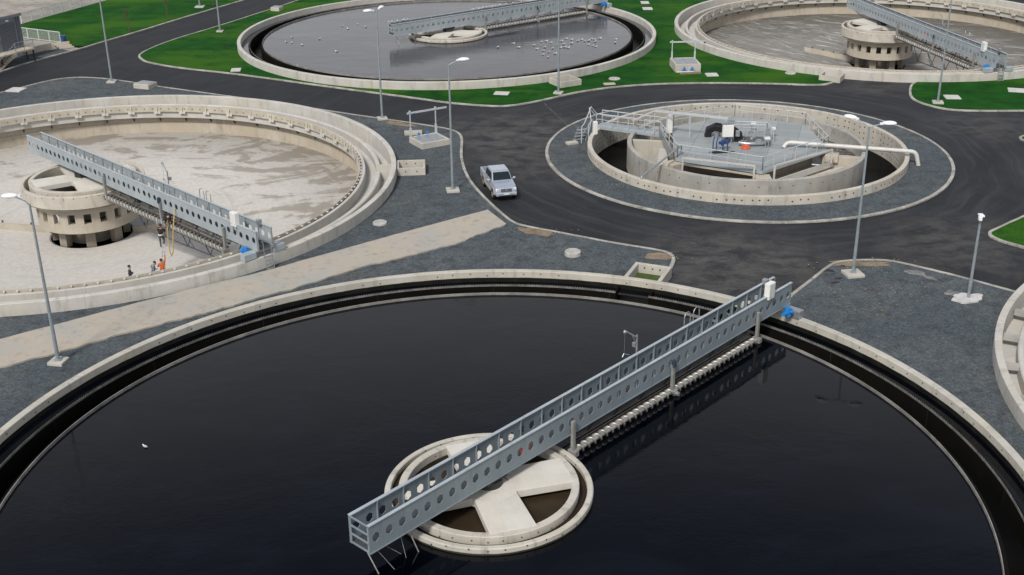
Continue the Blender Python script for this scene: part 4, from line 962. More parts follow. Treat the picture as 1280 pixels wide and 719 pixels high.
# ------------------------------------------------------------------ street lamps
def lamp(x, y, h, arms, label, pad=.9, short=False, padmat='conc_box'):
    root = empty('street_lamp', (x, y, .08), 0, label, 'street lamp', 'galvanised street lamps')
    MB().box((0, 0, .06), (pad, pad, .24), random.uniform(-.3, .3)).build('base_pad', padmat, root, smooth=0, bev=.02)
    mb = MB(); mb.tube([(0, 0, .1), (0, 0, h*.5), (0, 0, h)], [.115, .085, .058] if not short else [.10, .08, .07], 10); mb.tube([(0, 0, .18), (0, 0, .24)], .2, 8); mb.box((0, 0, .2), (.36, .36, .04))
    mb.build('pole', 'pole', root)
    for dx, dy, rise in arms:
        d = math.hypot(dx, dy); a = math.atan2(dy, dx)
        mb = MB(); mb.tube(bend([(0, 0, h-.25), (0, 0, h), (dx*.72, dy*.72, h+rise*.9)], .12, 3), [.05]*20, 8) if False else mb.tube([(0, 0, h-.05), (dx*.2, dy*.2, h+rise*.35), (dx*.75, dy*.75, h+rise)], .034, 8); ar = mb.build('arm', 'pole', root)
        hd = MB(); hd.ellipsoid((0, 0, 0), (.92, .42, .30), 14, 8, None, -.35); hd.box((-.42, 0, -.03), (.3, .14, .12))
        H = hd.build('lamp_head', 'lamp_white', root, (dx*.98, dy*.98, h+rise+.04), a, smooth=60)
        MB().ellipsoid((.05, 0, -.06), (.6, .3, .14), 10, 5).build('lamp_glass', 'lens', H)
    return root
M['lens'] = simple('lamp_lens', (.35, .37, .38), .2, 0, .1)
lamp(-25.72, 60.6, 9.55, [(-.95, -.1, .45)], 'single-arm street lamp at left by the concrete path, its head before the column')
lamp(-4.55, 89.2, 10.0, [(1.15, .25, .3)], 'single-arm street lamp beside the silver pickup truck', pad=1.0)
lamp(-12.02, 109.9, 10.0, [(.35, 1.1, .2), (-.75, -.3, .15)], 'twin-headed street lamp by the road behind the emptied tank')
lamp(4.91, 118.5, 10.2, [(.9, .4, .3), (-.9, -.4, .3)], 'street lamp on the lawn before the gull tank\'s outlet box')
lamp(-42.09, 125.27, 10.2, [(.9, .4, .3)], 'street lamp in the gravel wedge by the upper left junction')
lamp(-36.1, 150.4, 10.2, [(-.9, .4, .3)], 'street lamp on the lawn nose at left of the gull tank', pad=.8)
lamp(22.2, 71.75, 9.95, [(-1.0, .9, .35), (1.2, -.1, .2)], 'twin-headed street lamp on the right gravel tip, before the basin', pad=1.15)
lamp(41.36, 113.2, 10.2, [(.9, .2, .3)], 'street lamp on the right lawn in front of the muddy tank', pad=1.0)
l9 = empty('street_lamp', (28.32, 67.8, .08), 0, 'short floodlight post on a pale pad in the right gravel', 'street lamp', 'galvanised street lamps')
MB().prism(blob((0, 0), .95, .62, .25, 2.2, 24), -.05, .10).build('base_pad', 'slab', l9, smooth=0)
mb = MB(); mb.tube([(0, 0, .05), (0, 0, 5.5)], [.10, .07], 10); mb.tube([(0, 0, .6), (0, 0, 1.2)], .115, 10); mb.build('pole', 'pole', l9)
mb = MB(); mb.box((-.04, -.12, 5.56), (.30, .44, .13)); mb.box((-.12, -.22, 5.40), (.20, .26, .26)); mb.build('lamp_head', 'lamp_white', l9, smooth=0, bev=.04)
lamp(-42.44, 166.8, 10.2, [(.9, .2, .3)], 'farthest street lamp, on the upper left lawn between thin saplings', pad=1.2)

# ------------------------------------------------------------------ valve chambers with lifting gantries
def chamber(label, c, rz, lx, ly, h, side_blue):
    root = empty('valve_chamber', (c[0], c[1], .08), rz, label, 'valve chamber', 'valve chambers with lifting gantries')
    t = .22; mb = MB()
    mb.box((0, -ly/2+t/2, h/2-.05), (lx, t, h+.1)); mb.box((0, ly/2-t/2, h/2-.05), (lx, t, h+.1)); mb.box((-lx/2+t/2, 0, h/2-.052), (t, ly-2*t, h+.096)); mb.box((lx/2-t/2, 0, h/2-.052), (t, ly-2*t, h+.096))
    mb.build('chamber_wall', 'conc_box', root, smooth=0, bev=.02)
    for s in (-1, 1): MB().box((s*(lx-2*t)/4, 0, h-.05), ((lx-2*t)/2-.03, ly-2*t-.02, .05)).build('cover_grate', 'galv', root, smooth=0)
    mb = MB()
    for s in (-1, 1):
        x = s*(lx/2-.12); y = ly/2-.14 if side_blue < 0 else ly/2-.5
        mb.bar((x, y, h), (x, y, 2.75), .085, .085); mb.box((x, y, h+.4), (.16, .16, .8)); mb.box((x, y, 2.8), (.14, .16, .16))
    yb = ly/2-.14 if side_blue < 0 else ly/2-.5
    mb.bar((-lx/2-.15, yb, 2.68), (lx/2+1.0, yb, 2.68), .09, .15); mb.build('lifting_gantry', 'rail', root, smooth=0)
    MB().box((-lx/2+.45 if side_blue < 0 else lx/2+.9, yb, 2.56), (.2, .14, .16)).build('hoist_trolley', 'blue_dark', root, smooth=0)
    mb = MB()
    for x in (-.45, .4):
        if side_blue < 0: mb.box((x, ly/2-.1, h+.1), (.16, .14, .2)); mb.tube([(x, ly/2-.1, h+.15), (x, ly/2-.1, h+.3)], .06, 8)
        else: mb.tube([(x, -ly/2-.14, h*.35), (x, -ly/2-.14, h*.7)], .09, 10); mb.tube([(x-.25, -ly/2-.15, h*.3), (x+.25, -ly/2-.12, h*.3)], .06, 8); mb.box((x, -ly/2-.1, h*.4), (.26, .2, .16))
    mb.build('blue_valve', 'blue', root)
    return root
chamber('valve chamber with grate and lifting frame on gravel near the pickup', (-7.1, 101.9), R(31), 2.75, 2.5, .52, -1)
v2 = chamber('valve chamber with blue valves and lifting frame on the lawn', (18.98, 128.3), R(4), 2.75, 3.2, .85, 1)
MB().tube([(-1.3, -1.95, .12), (.6, -1.9, .12)], .09, 8).build('valve_pipe', 'pipe_white', v2)
pl = empty('timber_planks', (19.3, 125.95, .11), R(4), 'weathered reddish planks in front of the lawn\'s valve chamber', 'planks')
for i in range(3):
    MB().box((.1*i-.1, -.2+.22*i, .06), (2.3-.15*i, .18, .1), .02*i).build('plank', 'soil', pl, smooth=0)

# ------------------------------------------------------------------ covers and slabs lying in the ground
def cover(label, x, y, r_=None, box=None, h=.18, rz=0.0, mat='cover', name='manhole_cover', cat='manhole cover'):
    mb = MB()
    if r_: mb.lathe([(.01, 0), (r_*1.03, 0), (r_, h-.03), (r_-.03, h), (.01, h+.01)], n=28)
    else: mb.box((0, 0, h/2), (box[0], box[1], h))
    o = mb.build(name, mat, None, (x, y, .09), rz, bev=0 if r_ else .02); return tag(o, label, cat, 'covers and slabs in the ground')
cover('round raised concrete manhole cover on gravel behind the near tank', 4.17, 75.74, .55, h=.28)
cover('flat round concrete manhole cover on gravel beside the emptied tank\'s outlet box', -9.59, 82.16, .52, h=.14)
cover('small round cover in the lawn right of the gull tank\'s outlet box', 11.01, 124.07, .6, h=.10)
cover('small round cover in the lawn before the muddy tank\'s wall', 29.81, 125.57, .55, h=.12)
cover('white slab in the lawn left below the gull tank', -29.9, 129.9, None, (1.05, 1.3), .12, .1, 'slab', 'cover_slab', 'cover slab')
cover('long pale slab in the lawn directly below the gull tank', -.8, 118.6, None, (1.5, 1.1), .11, -.2, 'slab', 'cover_slab', 'cover slab')
cover('white slab in the lawn right of the gantry chamber', 21.4, 125.2, None, (1.25, 1.2), .12, .05, 'slab', 'cover_slab', 'cover slab')
cover('white slab in the right lawn beside a street lamp', 43.4, 115.1, None, (1.45, 1.4), .10, -.1, 'slab', 'cover_slab', 'cover slab')
cover('white slab in the right lawn cut by the photo\'s right edge', 50.6, 117.4, None, (1.6, 1.5), .10, -.3, 'slab', 'cover_slab', 'cover slab')
cover('farther of two pale slabs in the lawn at the top between the tanks', 18.66, 166.1, None, (1.1, 1.6), .10, 0, 'slab', 'cover_slab', 'cover slab')
cover('nearer of two pale slabs in the lawn at the top between the tanks', 18.55, 161.8, None, (1.3, 1.6), .10, 0, 'slab', 'cover_slab', 'cover slab')
cover('bright slab in the gravel at the far left by the road', -51.1, 122.3, None, (1.6, 1.5), .14, -.2, 'slab', 'cover_slab', 'cover slab')
cover('brown stained slab by the kerb near the lawn\'s middle', 10.3, 121.9, None, (1.2, .7), .10, .15, 'conc_warm', 'cover_slab', 'cover slab')
cover('beige slab on gravel left of the gravel side\'s gantry chamber', -8.75, 104.9, None, (1.6, .95), .22, .1, 'conc_warm', 'cover_slab', 'cover slab')
mbx = empty('inspection_box', (-37.9, 123.0, .09), R(-22), 'low concrete inspection box with metal lid behind the emptied tank', 'inspection box')
MB().box((0, 0, .22), (1.9, 1.5, .5)).build('box_body', 'conc_box', mbx, smooth=0, bev=.03); MB().box((.1, .05, .5), (1.45, 1.1, .08)).build('box_lid', 'galv', mbx, smooth=0, bev=.01)
mbx = empty('inspection_box', (-31.3, 163.8, .1), R(-20), 'pale inspection box beside the gull tank\'s far left rim', 'inspection box')
MB().box((0, 0, .25), (1.3, 1.2, .5)).build('box_body', 'conc_box', mbx, smooth=0, bev=.03); MB().box((0, 0, .53), (1.1, 1.0, .06)).build('box_lid', 'galv', mbx, smooth=0)

# ------------------------------------------------------------------ pickup truck
def truck(x, y, hd):
    root = empty('pickup_truck', (x, y, .006), hd, 'silver double-cab pickup truck driving on the dark road', 'pickup truck')
    PAINT = simple('silver_paint', (.44, .49, .57), .28, .35, .06, 1.2); PAINT.node_tree.nodes['Principled BSDF'].inputs['Coat Weight'].default_value = .5
    DUST = simple('dusty_lower_paint', (.30, .275, .235), .7, 0, .25, 3)
    GL = simple('dark_window_glass', (.012, .020, .022), .06, 0, .1); CH = simple('bright_grille', (.55, .56, .57), .3, .7, .2, 8)
    HL = simple('headlight_glass', (.78, .80, .82), .12, 0, .05)
    def shell(secs, name, mat, par, sm=30, bev=.0):
        mb = MB(); k = len(secs[0]); vs = [v for s_ in secs for v in s_]; fs = []
        for i in range(len(secs)-1):
            for j in range(k): fs.append((i*k+j, i*k+(j+1) % k, (i+1)*k+(j+1) % k, (i+1)*k+j))
        fs += [tuple(range(k))[::-1], tuple(range((len(secs)-1)*k, len(secs)*k))]
        mb.add(vs, fs); return mb.build(name, mat, par, smooth=sm, bev=bev)
    def sec(x, hw0, hw1, z0, z1, zt, hw2):        # sill, waist, top edge
        return [(x, -hw0, z0), (x, -hw1, z1), (x, -hw2, zt), (x, hw2, zt), (x, hw1, z1), (x, hw0, z0)]
    # front half of the body: nose, bonnet, cab up to the waist
    body = shell([sec(2.52, .66, .74, .42, .62, .80, .68), sec(2.44, .76, .84, .38, .70, .97, .74), sec(2.15, .82, .875, .36, .78, 1.06, .80), sec(1.55, .84, .885, .36, .82, 1.12, .82), sec(1.12, .85, .885, .36, .86, 1.16, .83),
                  sec(.2, .85, .885, .36, .88, 1.16, .84), sec(-1.07, .85, .885, .36, .88, 1.16, .84), sec(-1.12, .85, .885, .36, .88, 1.16, .84)], 'body', PAINT, root, 28)
    # cargo bed: floor, sides, tailgate
    mb = MB(); mb.box((-1.86, .82, .80), (1.44, .10, .72)); mb.box((-1.86, -.82, .80), (1.44, .10, .72)); mb.box((-2.55, 0, .80), (.07, 1.74, .70)); mb.build('cargo_bed', PAINT, root, smooth=0, bev=.025)
    MB().box((-1.84, 0, .62), (1.38, 1.54, .06)).build('bed_liner', 'black', root, smooth=0)
    mb = MB(); mb.box((-1.16, 0, .95), (.05, 1.5, .4)); mb.build('bed_front_panel', 'black', root, smooth=0)
    # cab
    cabz = [(1.24, .80, 1.15), (.64, .67, 1.74), (.42, .68, 1.79), (-.76, .67, 1.79), (-.98, .66, 1.73), (-1.12, .80, 1.15)]
    mb = MB(); k = len(cabz); vs = [(x_, -h_, z_) for x_, h_, z_ in cabz]+[(x_, h_, z_) for x_, h_, z_ in cabz]
    mb.add(vs, [tuple(range(k)), tuple(range(k, 2*k))[::-1]]+[(i, i+k, (i+1) % k+k, (i+1) % k) for i in range(k)]); mb.build('cab', PAINT, root, smooth=0, bev=.045)
    def pane(name, pts, off):
        mb = MB(); o_ = Vector(off); mb.add([Vector(p)+o_ for p in pts]+[Vector(p)+o_*.2 for p in pts], [tuple(range(len(pts)))]+[(i, (i+1) % len(pts), len(pts)+(i+1) % len(pts), len(pts)+i) for i in range(len(pts))]); return mb.build(name, GL, root, smooth=0)
    nf = Vector((.70, 0, .71))*.035
    pane('windscreen', [(1.19, -.71, 1.20), (1.19, .71, 1.20), (.70, .61, 1.68), (.70, -.61, 1.68)], nf)
    pane('rear_window', [(-1.10, -.68, 1.22), (-1.10, .68, 1.22), (-1.005, .58, 1.64), (-1.005, -.58, 1.64)], Vector((-.95, 0, .3))*.03)
    for s in (-1, 1):
        def yy(z): return s*(.80-(z-1.15)/(1.76-1.15)*.125)
        for x0, x1, x2, x3 in ((1.0, .12, .12, .64), (.04, -.92, -.84, .04)):
            pts = [(x0, yy(1.20), 1.20), (x1, yy(1.20), 1.20), (x2, yy(1.66), 1.66), (x3, yy(1.66), 1.66)]
            pane('side_window', pts, (0, s*.03, .007))
        MB().box((.02, s*.892, .80), (2.0, .02, .10)).build('door_trim', DUST, root, smooth=0)
        for hx in (.15, -.85): MB().box((hx, s*.893, 1.02), (.16, .025, .035)).build('door_handle', PAINT, root, smooth=0)
        mr = MB(); mr.ellipsoid((.95, s*1.02, 1.22), (.16, .26, .20), 10, 6); mr.box((.95, s*.88, 1.18), (.06, .14, .05)); mr.build('wing_mirror', PAINT, root)
        hl = MB(); hl.box((2.40, s*.64, .83), (.16, .34, .22), -s*.25); hl.build('headlight', HL, root, smooth=0, bev=.04)
        MB().box((2.52, s*.55, .53), (.05, .2, .10)).build('fog_lamp', HL, root, smooth=0)
        MB().box((-2.585, s*.78, .85), (.03, .12, .4)).build('tail_lamp', 'red', root, smooth=0)
        sk = MB(); sk.box((-.05, s*.85, .40), (1.9, .12, .16)); sk.build('side_sill', DUST, root, smooth=0, bev=.02)
        for wx in (1.70, -1.42):
            ar = MB(); n_ = 12
            for i in range(n_):
                a0, a1 = PI*i/n_, PI*(i+1)/n_
                p = [(wx+r_*math.cos(a), s*yv, .39+r_*math.sin(a)) for a in (a0, a1) for r_ in (.40, .50) for yv in (.80, .925)]
                ar.add(p, [(0, 1, 3, 2), (4, 6, 7, 5), (1, 5, 7, 3), (0, 2, 6, 4), (2, 3, 7, 6), (0, 4, 5, 1)])
            ar.build('wheel_arch', DUST, root, smooth=0)
            wh = empty('wheel', (wx, s*.80, .395)); wh.parent = root
            ty = MB(); ty.tube([(0, -.125, 0), (0, .125, 0)], .395, 22); ty.build('tyre', 'black', wh)
            rm = MB(); rm.tube([(0, -.128, 0), (0, .128, 0)], .22, 16)
            for q in range(5): rm.box((.13*math.cos(2*PI*q/5), s*.132, .13*math.sin(2*PI*q/5)), (.07, .02, .07))
            rm.build('rim', DUST, wh)
    MB().box((2.53, 0, .80), (.06, .84, .22)).build('grille', 'dark_metal', root, smooth=0, bev=.02)
    mb = MB(); mb.box((2.57, 0, .80), (.02, .80, .035)); mb.box((2.57, 0, .87), (.02, .78, .02)); mb.box((2.57, 0, .73), (.02, .78, .02)); mb.ellipsoid((2.575, 0, .80), (.03, .22, .09), 10, 6); mb.build('grille_bar', CH, root, smooth=0)
    mb = MB(); mb.box((2.52, 0, .50), (.22, 1.62, .24)); mb.build('front_bumper', PAINT, root, smooth=0, bev=.05)
    MB().box((2.60, 0, .41), (.06, 1.2, .09)).build('bumper_intake', 'dark_metal', root, smooth=0)
    MB().box((-2.66, 0, .50), (.16, 1.6, .14)).build('rear_bumper', CH, root, smooth=0, bev=.03)
    MB().box((2.637, 0, .52), (.015, .42, .10)).build('licence_plate', 'white', root, smooth=0)
    MB().box((.84, .12, 1.5), (.05, .16, .05)).build('interior_mirror', 'dark_metal', root, smooth=0)
    MB().box((2.50, 0, .44), (.24, 1.5, .16)).build('bumper_valance', DUST, root, smooth=0, bev=.03)
    for ch in root.children:
        if not ch.name.startswith('wheel') or ch.name.startswith('wheel_arch'): ch.location.z += .10
    return root
truck(-.95, 89.3, R(-76))

# ------------------------------------------------------------------ plant cabin, fences and steps at the upper left
PB = empty('plant_cabin', (-55.15, 136.4, 0), R(-118), 'grey clad plant cabin on a raised landing, cut by the upper left corner', 'building')
def cladmat():
    n = NT('ribbed_cladding'); o = n.obj(); x, y, z = n.sep(o)
    s_ = n.math('SINE', n.math('MULTIPLY', n.math('ADD', x, y), 40.0)); f = n.noise(o, .8, 5)
    n.bump(s_, .35, .03); return n.fin(n.mix(n.step(f, .3, .7), (.17, .195, .235), (.225, .25, .285)), .5)
M['cladding'] = cladmat()
MB().box((4.6, -3.0, 3.42), (9.2, 6.0, 3.70)).build('wall', 'cladding', PB, smooth=0)
MB().box((4.6, -3.0, 5.33), (9.5, 6.3, .14)).build('roof', 'yard', PB, smooth=0)
MB().box((4.6, .14, 5.22), (9.5, .10, .28)).build('gutter', 'clad', PB, smooth=0)
dr = MB().box((1.95, .02, 3.1), (2.1, .06, 2.9)).build('louvred_door', 'clad_dark', PB, smooth=0)
mb = MB()
for i in range(14): mb.box((1.95, .06, 1.8+.2*i), (2.0, .04, .05))
mb.build('louvre_slats', 'clad', dr, smooth=0)
mb = MB(); mb.tube([(.28, .1, 1.5), (.28, .1, 5.2)], .08, 8); mb.box((.6, .02, 3.4), (.12, .05, 3.6)); mb.build('downpipe', 'clad_dark', PB, smooth=0)
MB().box((1.9, .1, 4.85), (.34, .18, .14)).build('wall_light', 'lamp_white', PB, smooth=0)
MB().box((3.35, .04, 2.6), (.3, .03, .3)).build('warning_plate', 'red', PB, smooth=0)
mb = MB(); mb.box((4.6, .75, 1.48), (9.4, 1.6, .18)); mb.build('landing', 'conc_warm', PB, smooth=0, bev=.02)
mb = MB(); mb.box((.05, 1.35, .7), (.12, .12, 1.4)); mb.box((.05, .2, .7), (.12, .12, 1.4)); mb.box((4.5, 1.35, .7), (.12, .12, 1.4)); mb.build('landing_post', 'dark_metal', PB, smooth=0)
railing([(.05, 1.5, 1.57), (2.6, 1.5, 1.57)], 'landing_railing', 1.0, 1.2, 'galv', PB)
mb = MB()
for i in range(8): mb.box((2.95+.29*i, 1.0, 1.40-.18*i), (.30, 1.15, .10))
mb.add([(2.6, 1.58, 1.57), (5.2, 1.58, -.05), (5.2, 1.58, -.05+.35), (2.6, 1.58, 1.2), (2.6, 1.70, 1.57), (5.2, 1.70, -.05), (5.2, 1.70, .30), (2.6, 1.70, 1.2)], [(0,1,2,3),(7,6,5,4),(0,4,5,1),(1,5,6,2),(2,6,7,3),(3,7,4,0)])
mb.build('stair', 'conc_warm', PB, smooth=0)
mb = MB(); mb.tube([(2.6, 1.62, 2.57), (5.2, 1.62, 1.05)], .03, 6); mb.tube([(5.2, 1.62, .1), (5.2, 1.62, 1.05)], .03, 6); mb.tube([(2.6, 1.62, 1.5), (2.6, 1.62, 2.57)], .03, 6); mb.build('stair_handrail', 'galv', PB)
def mesh_mat():
    n = NT('woven_wire_mesh'); o = n.obj(); x, y, z = n.sep(o)
    u = n.math('MULTIPLY', n.math('ADD', x, z), 7.0); v = n.math('MULTIPLY', n.math('SUBTRACT', x, z), 7.0)
    ln = n.math('MAXIMUM', n.math('LESS_THAN', n.math('FRACT', u), .16), n.math('LESS_THAN', n.math('FRACT', v), .16))
    tr = n.node('ShaderNodeBsdfTransparent'); mx = n.node('ShaderNodeMixShader'); n.fin((.55, .57, .57), .5, .2)
    n.t.links.new(ln, mx.inputs[0]); n.t.links.new(tr.outputs[0], mx.inputs[1]); n.t.links.new(n.b.outputs[0], mx.inputs[2])
    n.t.links.new(mx.outputs[0], n.t.nodes['Material Output'].inputs['Surface']); return n.m
M['wire'] = mesh_mat()
def fence(a, b, h, label, step=2.0, base=.12):
    ln = math.dist(a, b); k = max(1, round(ln/step)); root = empty('mesh_fence', (a[0], a[1], base), math.atan2(b[1]-a[1], b[0]-a[0]), label, 'fence', 'white wire mesh fences')
    for i in range(k+1): MB().box((ln*i/k, 0, h/2), (.09, .09, h)).build('post', 'white_door', root, smooth=0)
    for i in range(k):
        x0, x1 = ln*i/k+.05, ln*(i+1)/k-.05
        p = MB(); p.add([(x0, 0, .1), (x1, 0, .1), (x1, 0, h-.05), (x0, 0, h-.05)], [(0, 1, 2, 3)]); p.build('mesh_panel', 'wire', root, smooth=0, fix=False)
    mb = MB(); mb.box((ln/2, 0, h), (ln, .07, .07)); mb.box((ln/2, 0, .09), (ln, .06, .06)); mb.build('rail', 'white_door', root, smooth=0)
fence(fA, (-57.0, 173.2), 1.35, 'long white mesh fence along the upper edge of the left lawn')
fence((-60.6, 148.3), gB, 1.3, 'short white mesh fence beside the plant cabin')
fb = MB(); fb.tube([(0, 0, 0), (0, 0, .85)], .27, 12); fb.box((0, 0, .92), (.56, .5, .14)); tag(fb.build('bin', 'blue_dark', None, (-53.6, 144.6, .1), smooth=40), 'small dark blue bin at the end of the short mesh fence', 'bin')
wl = empty('retaining_wall', (0, 0, .1), 0, 'low beige retaining wall with steps beside the plant cabin', 'retaining wall')
mb = MB(); mb.bar((-56.2, 138.5, .35), (-54.3, 142.0, .35), .3, .7); mb.bar((-54.3, 142.0, .3), (-52.4, 143.0, .3), .3, .6); mb.build('wall_body', 'conc_warm', wl, smooth=0, bev=.02)
mb = MB(); mb.bar((-56.0, 138.7, .74), (-54.6, 141.3, .74), .16, .08); mb.build('coping', 'white', wl, smooth=0)
mb = MB()
for i in range(3): mb.box((-53.1+.35*i, 142.3-.25*i, .42-.15*i), (1.7, .42, .16), R(28))
mb.build('step', 'conc_warm', wl, smooth=0, bev=.01)
# young staked trees
def sapling(x, y, h, label, seed):
    rnd = random.Random(seed); root = empty('young_tree', (x, y, .1), 0, label, 'tree', 'bare young trees on the lawn')
    mb = MB(); mb.tube([(0, 0, 0), (.03, 0, h*.5), (0, .05, h)], [.05, .04, .02], 7); mb.tube([(.18, .05, 0), (.16, .05, h*.5)], .03, 6); mb.build('trunk', 'bark', root)
    cr = MB()
    for i in range(26):
        z = h*(.55+.42*rnd.random()); a = rnd.random()*2*PI; l_ = .25+.5*rnd.random(); p = Vector((0, 0, z)); q = p+Vector((math.cos(a)*l_*.6, math.sin(a)*l_*.6, l_*.7)); cr.tube([p, q], [.018, .006], 4)
        for j in range(5):
            b = p.lerp(q, .4+.6*rnd.random()); d = Vector((rnd.uniform(-.1, .1), rnd.uniform(-.1, .1), rnd.uniform(-.04, .12))); cr.add([b, b+d, b+d*.6+Vector((.03, .02, .05))], [(0, 1, 2)])
    cr.build('crown', 'twig', root, smooth=0, fix=False)
sapling(-47.6, 150.9, 2.6, 'bare young tree in the middle of the left lawn near the road', 1)
sapling(-44.7, 158.2, 3.4, 'thin bare young tree farther up the left lawn by the kerb', 2)
sapling(-41.0, 168.5, 3.0, 'farthest bare young tree at the top of the left lawn', 3)

# ------------------------------------------------------------------ gulls
gl = MB(); gl.ellipsoid((0, 0, .09), (.46, .20, .19), 10, 6); gl.ellipsoid((.19, 0, .21), (.15, .12, .13), 8, 6); gl.tube([(.12, 0, .13), (.17, 0, .20)], [.07, .05], 6); gl.tube([(.25, 0, .20), (.32, 0, .185)], [.022, .008], 5)
G0 = gl.build('gull', 'gull', None, (0, 0, 0), smooth=60); wg = MB(); wg.ellipsoid((-.05, .075, .125), (.40, .08, .15), 8, 5); wg.ellipsoid((-.05, -.075, .125), (.40, .08, .15), 8, 5); wg.tube([(-.18, 0, .13), (-.36, 0, .12)], [.06, .02], 6)
W0 = wg.build('wings', 'gull_grey', G0, smooth=60)
first = [True]
def gull(x, y, z, a, label, group, s=1.0):
    if first[0]: g_ = G0; first[0] = False
    else: g_ = copy_tree(G0)
    g_.location = (x, y, z); g_.rotation_euler = (0, 0, a); g_.scale = (s, s, s); tag(g_, label, 'gull', group)
clu = [(0.5, 140.0), (1.1, 138.0), (3.8, 140.9), (2.9, 139.0), (3.2, 137.1), (4.4, 141.1), (4.1, 137.9), (3.9, 136.2), (3.8, 134.2), (4.3, 132.9), (4.5, 135.4), (4.9, 140.3), (5.0, 137.3), (5.2, 134.6), (6.2, 141.1), (6.4, 137.8), (6.4, 139.4), (6.8, 142.3), (6.8, 137.5), (7.3, 139.8), (7.4, 141.8), (8.1, 141.1), (8.6, 141.7), (8.9, 140.9), (9.2, 139.0), (9.4, 141.1), (9.8, 142.2), (10.1, 141.8), (9.7, 138.4), (10.0, 137.9), (10.1, 140.5), (10.8, 142.3), (12.6, 141.7), (12.4, 139.9), (5.7, 139.2), (5.9, 137.6)]
for x, y in clu: gull(x, y, .40, random.uniform(-.5, .9), 'white gull floating in the flock on the far tank\'s right half', 'gulls floating in a flock on the far tank', random.uniform(.55, .78))
for x, y in [(-20.9, 151.2), (-19.1, 152.3), (-20.0, 149.6), (-26.2, 145.0), (-26.5, 142.5), (-22.7, 143.8), (-24.3, 140.7), (-23.3, 130.3), (-19.8, 137.1), (-25.7, 142.0), (-17.9, 150.6)]:
    gull(x, y, .40, random.uniform(0, 6), 'white gull floating alone on the far tank\'s left half', 'gulls scattered on the far tank\'s left water', random.uniform(.5, .75))
gull(-1.3, 138.2, .40, 1.0, 'single white gull on dark water just below the far tank\'s bridge shadow', None, .75)
gull(-18.1, 50.8, .40, 2.6, 'lone white gull on the black water of the nearest tank, at left', None, .55)
ca_, sa_ = math.cos(R(37)), math.sin(R(37))
for x in (-7.9, -7.5, -6.7, -6.0, -5.8, -5.4, 4.1, 4.7, 5.0, 5.5, 5.8, 6.2, 6.6, 7.0, 7.5, 8.1, 8.4, 9.2, 10.3, 11.7):
    yv = .60; gull(CC[0]+x*ca_-yv*sa_, CC[1]+x*sa_+yv*ca_, 2.83, random.uniform(-1.5, 1.5)+R(37), 'white gull perched on the far tank\'s bridge rail', 'gulls perched on the far tank\'s bridge', .7)

# ------------------------------------------------------------------ people working in the emptied tank
SKIN = simple('skin', (.38, .22, .15), .6, 0, .1); HAIR = simple('dark_hair', (.012, .010, .009), .7, 0, .2)
TROU = {'grey': simple('grey_work_trousers', (.10, .10, .105), .9, 0, .2), 'navy': simple('navy_work_trousers', (.018, .022, .035), .9, 0, .2), 'black': simple('black_trousers', (.012, .012, .013), .9, 0, .2)}
def stripes():
    n = NT('striped_sweater'); z = n.sep(n.obj())[2]; f = n.math('FRACT', n.math('MULTIPLY', z, 9.0))
    return n.fin(n.mix(n.math('LESS_THAN', f, .4), (.07, .09, .13), (.25, .27, .30)), .9)
TOPS = {'orange': simple('orange_overall', (.62, .13, .03), .85, 0, .15), 'navy': simple('navy_jacket', (.022, .026, .045), .85, 0, .2), 'black': simple('black_jacket', (.012, .012, .014), .8, 0, .2), 'stripe': stripes()}
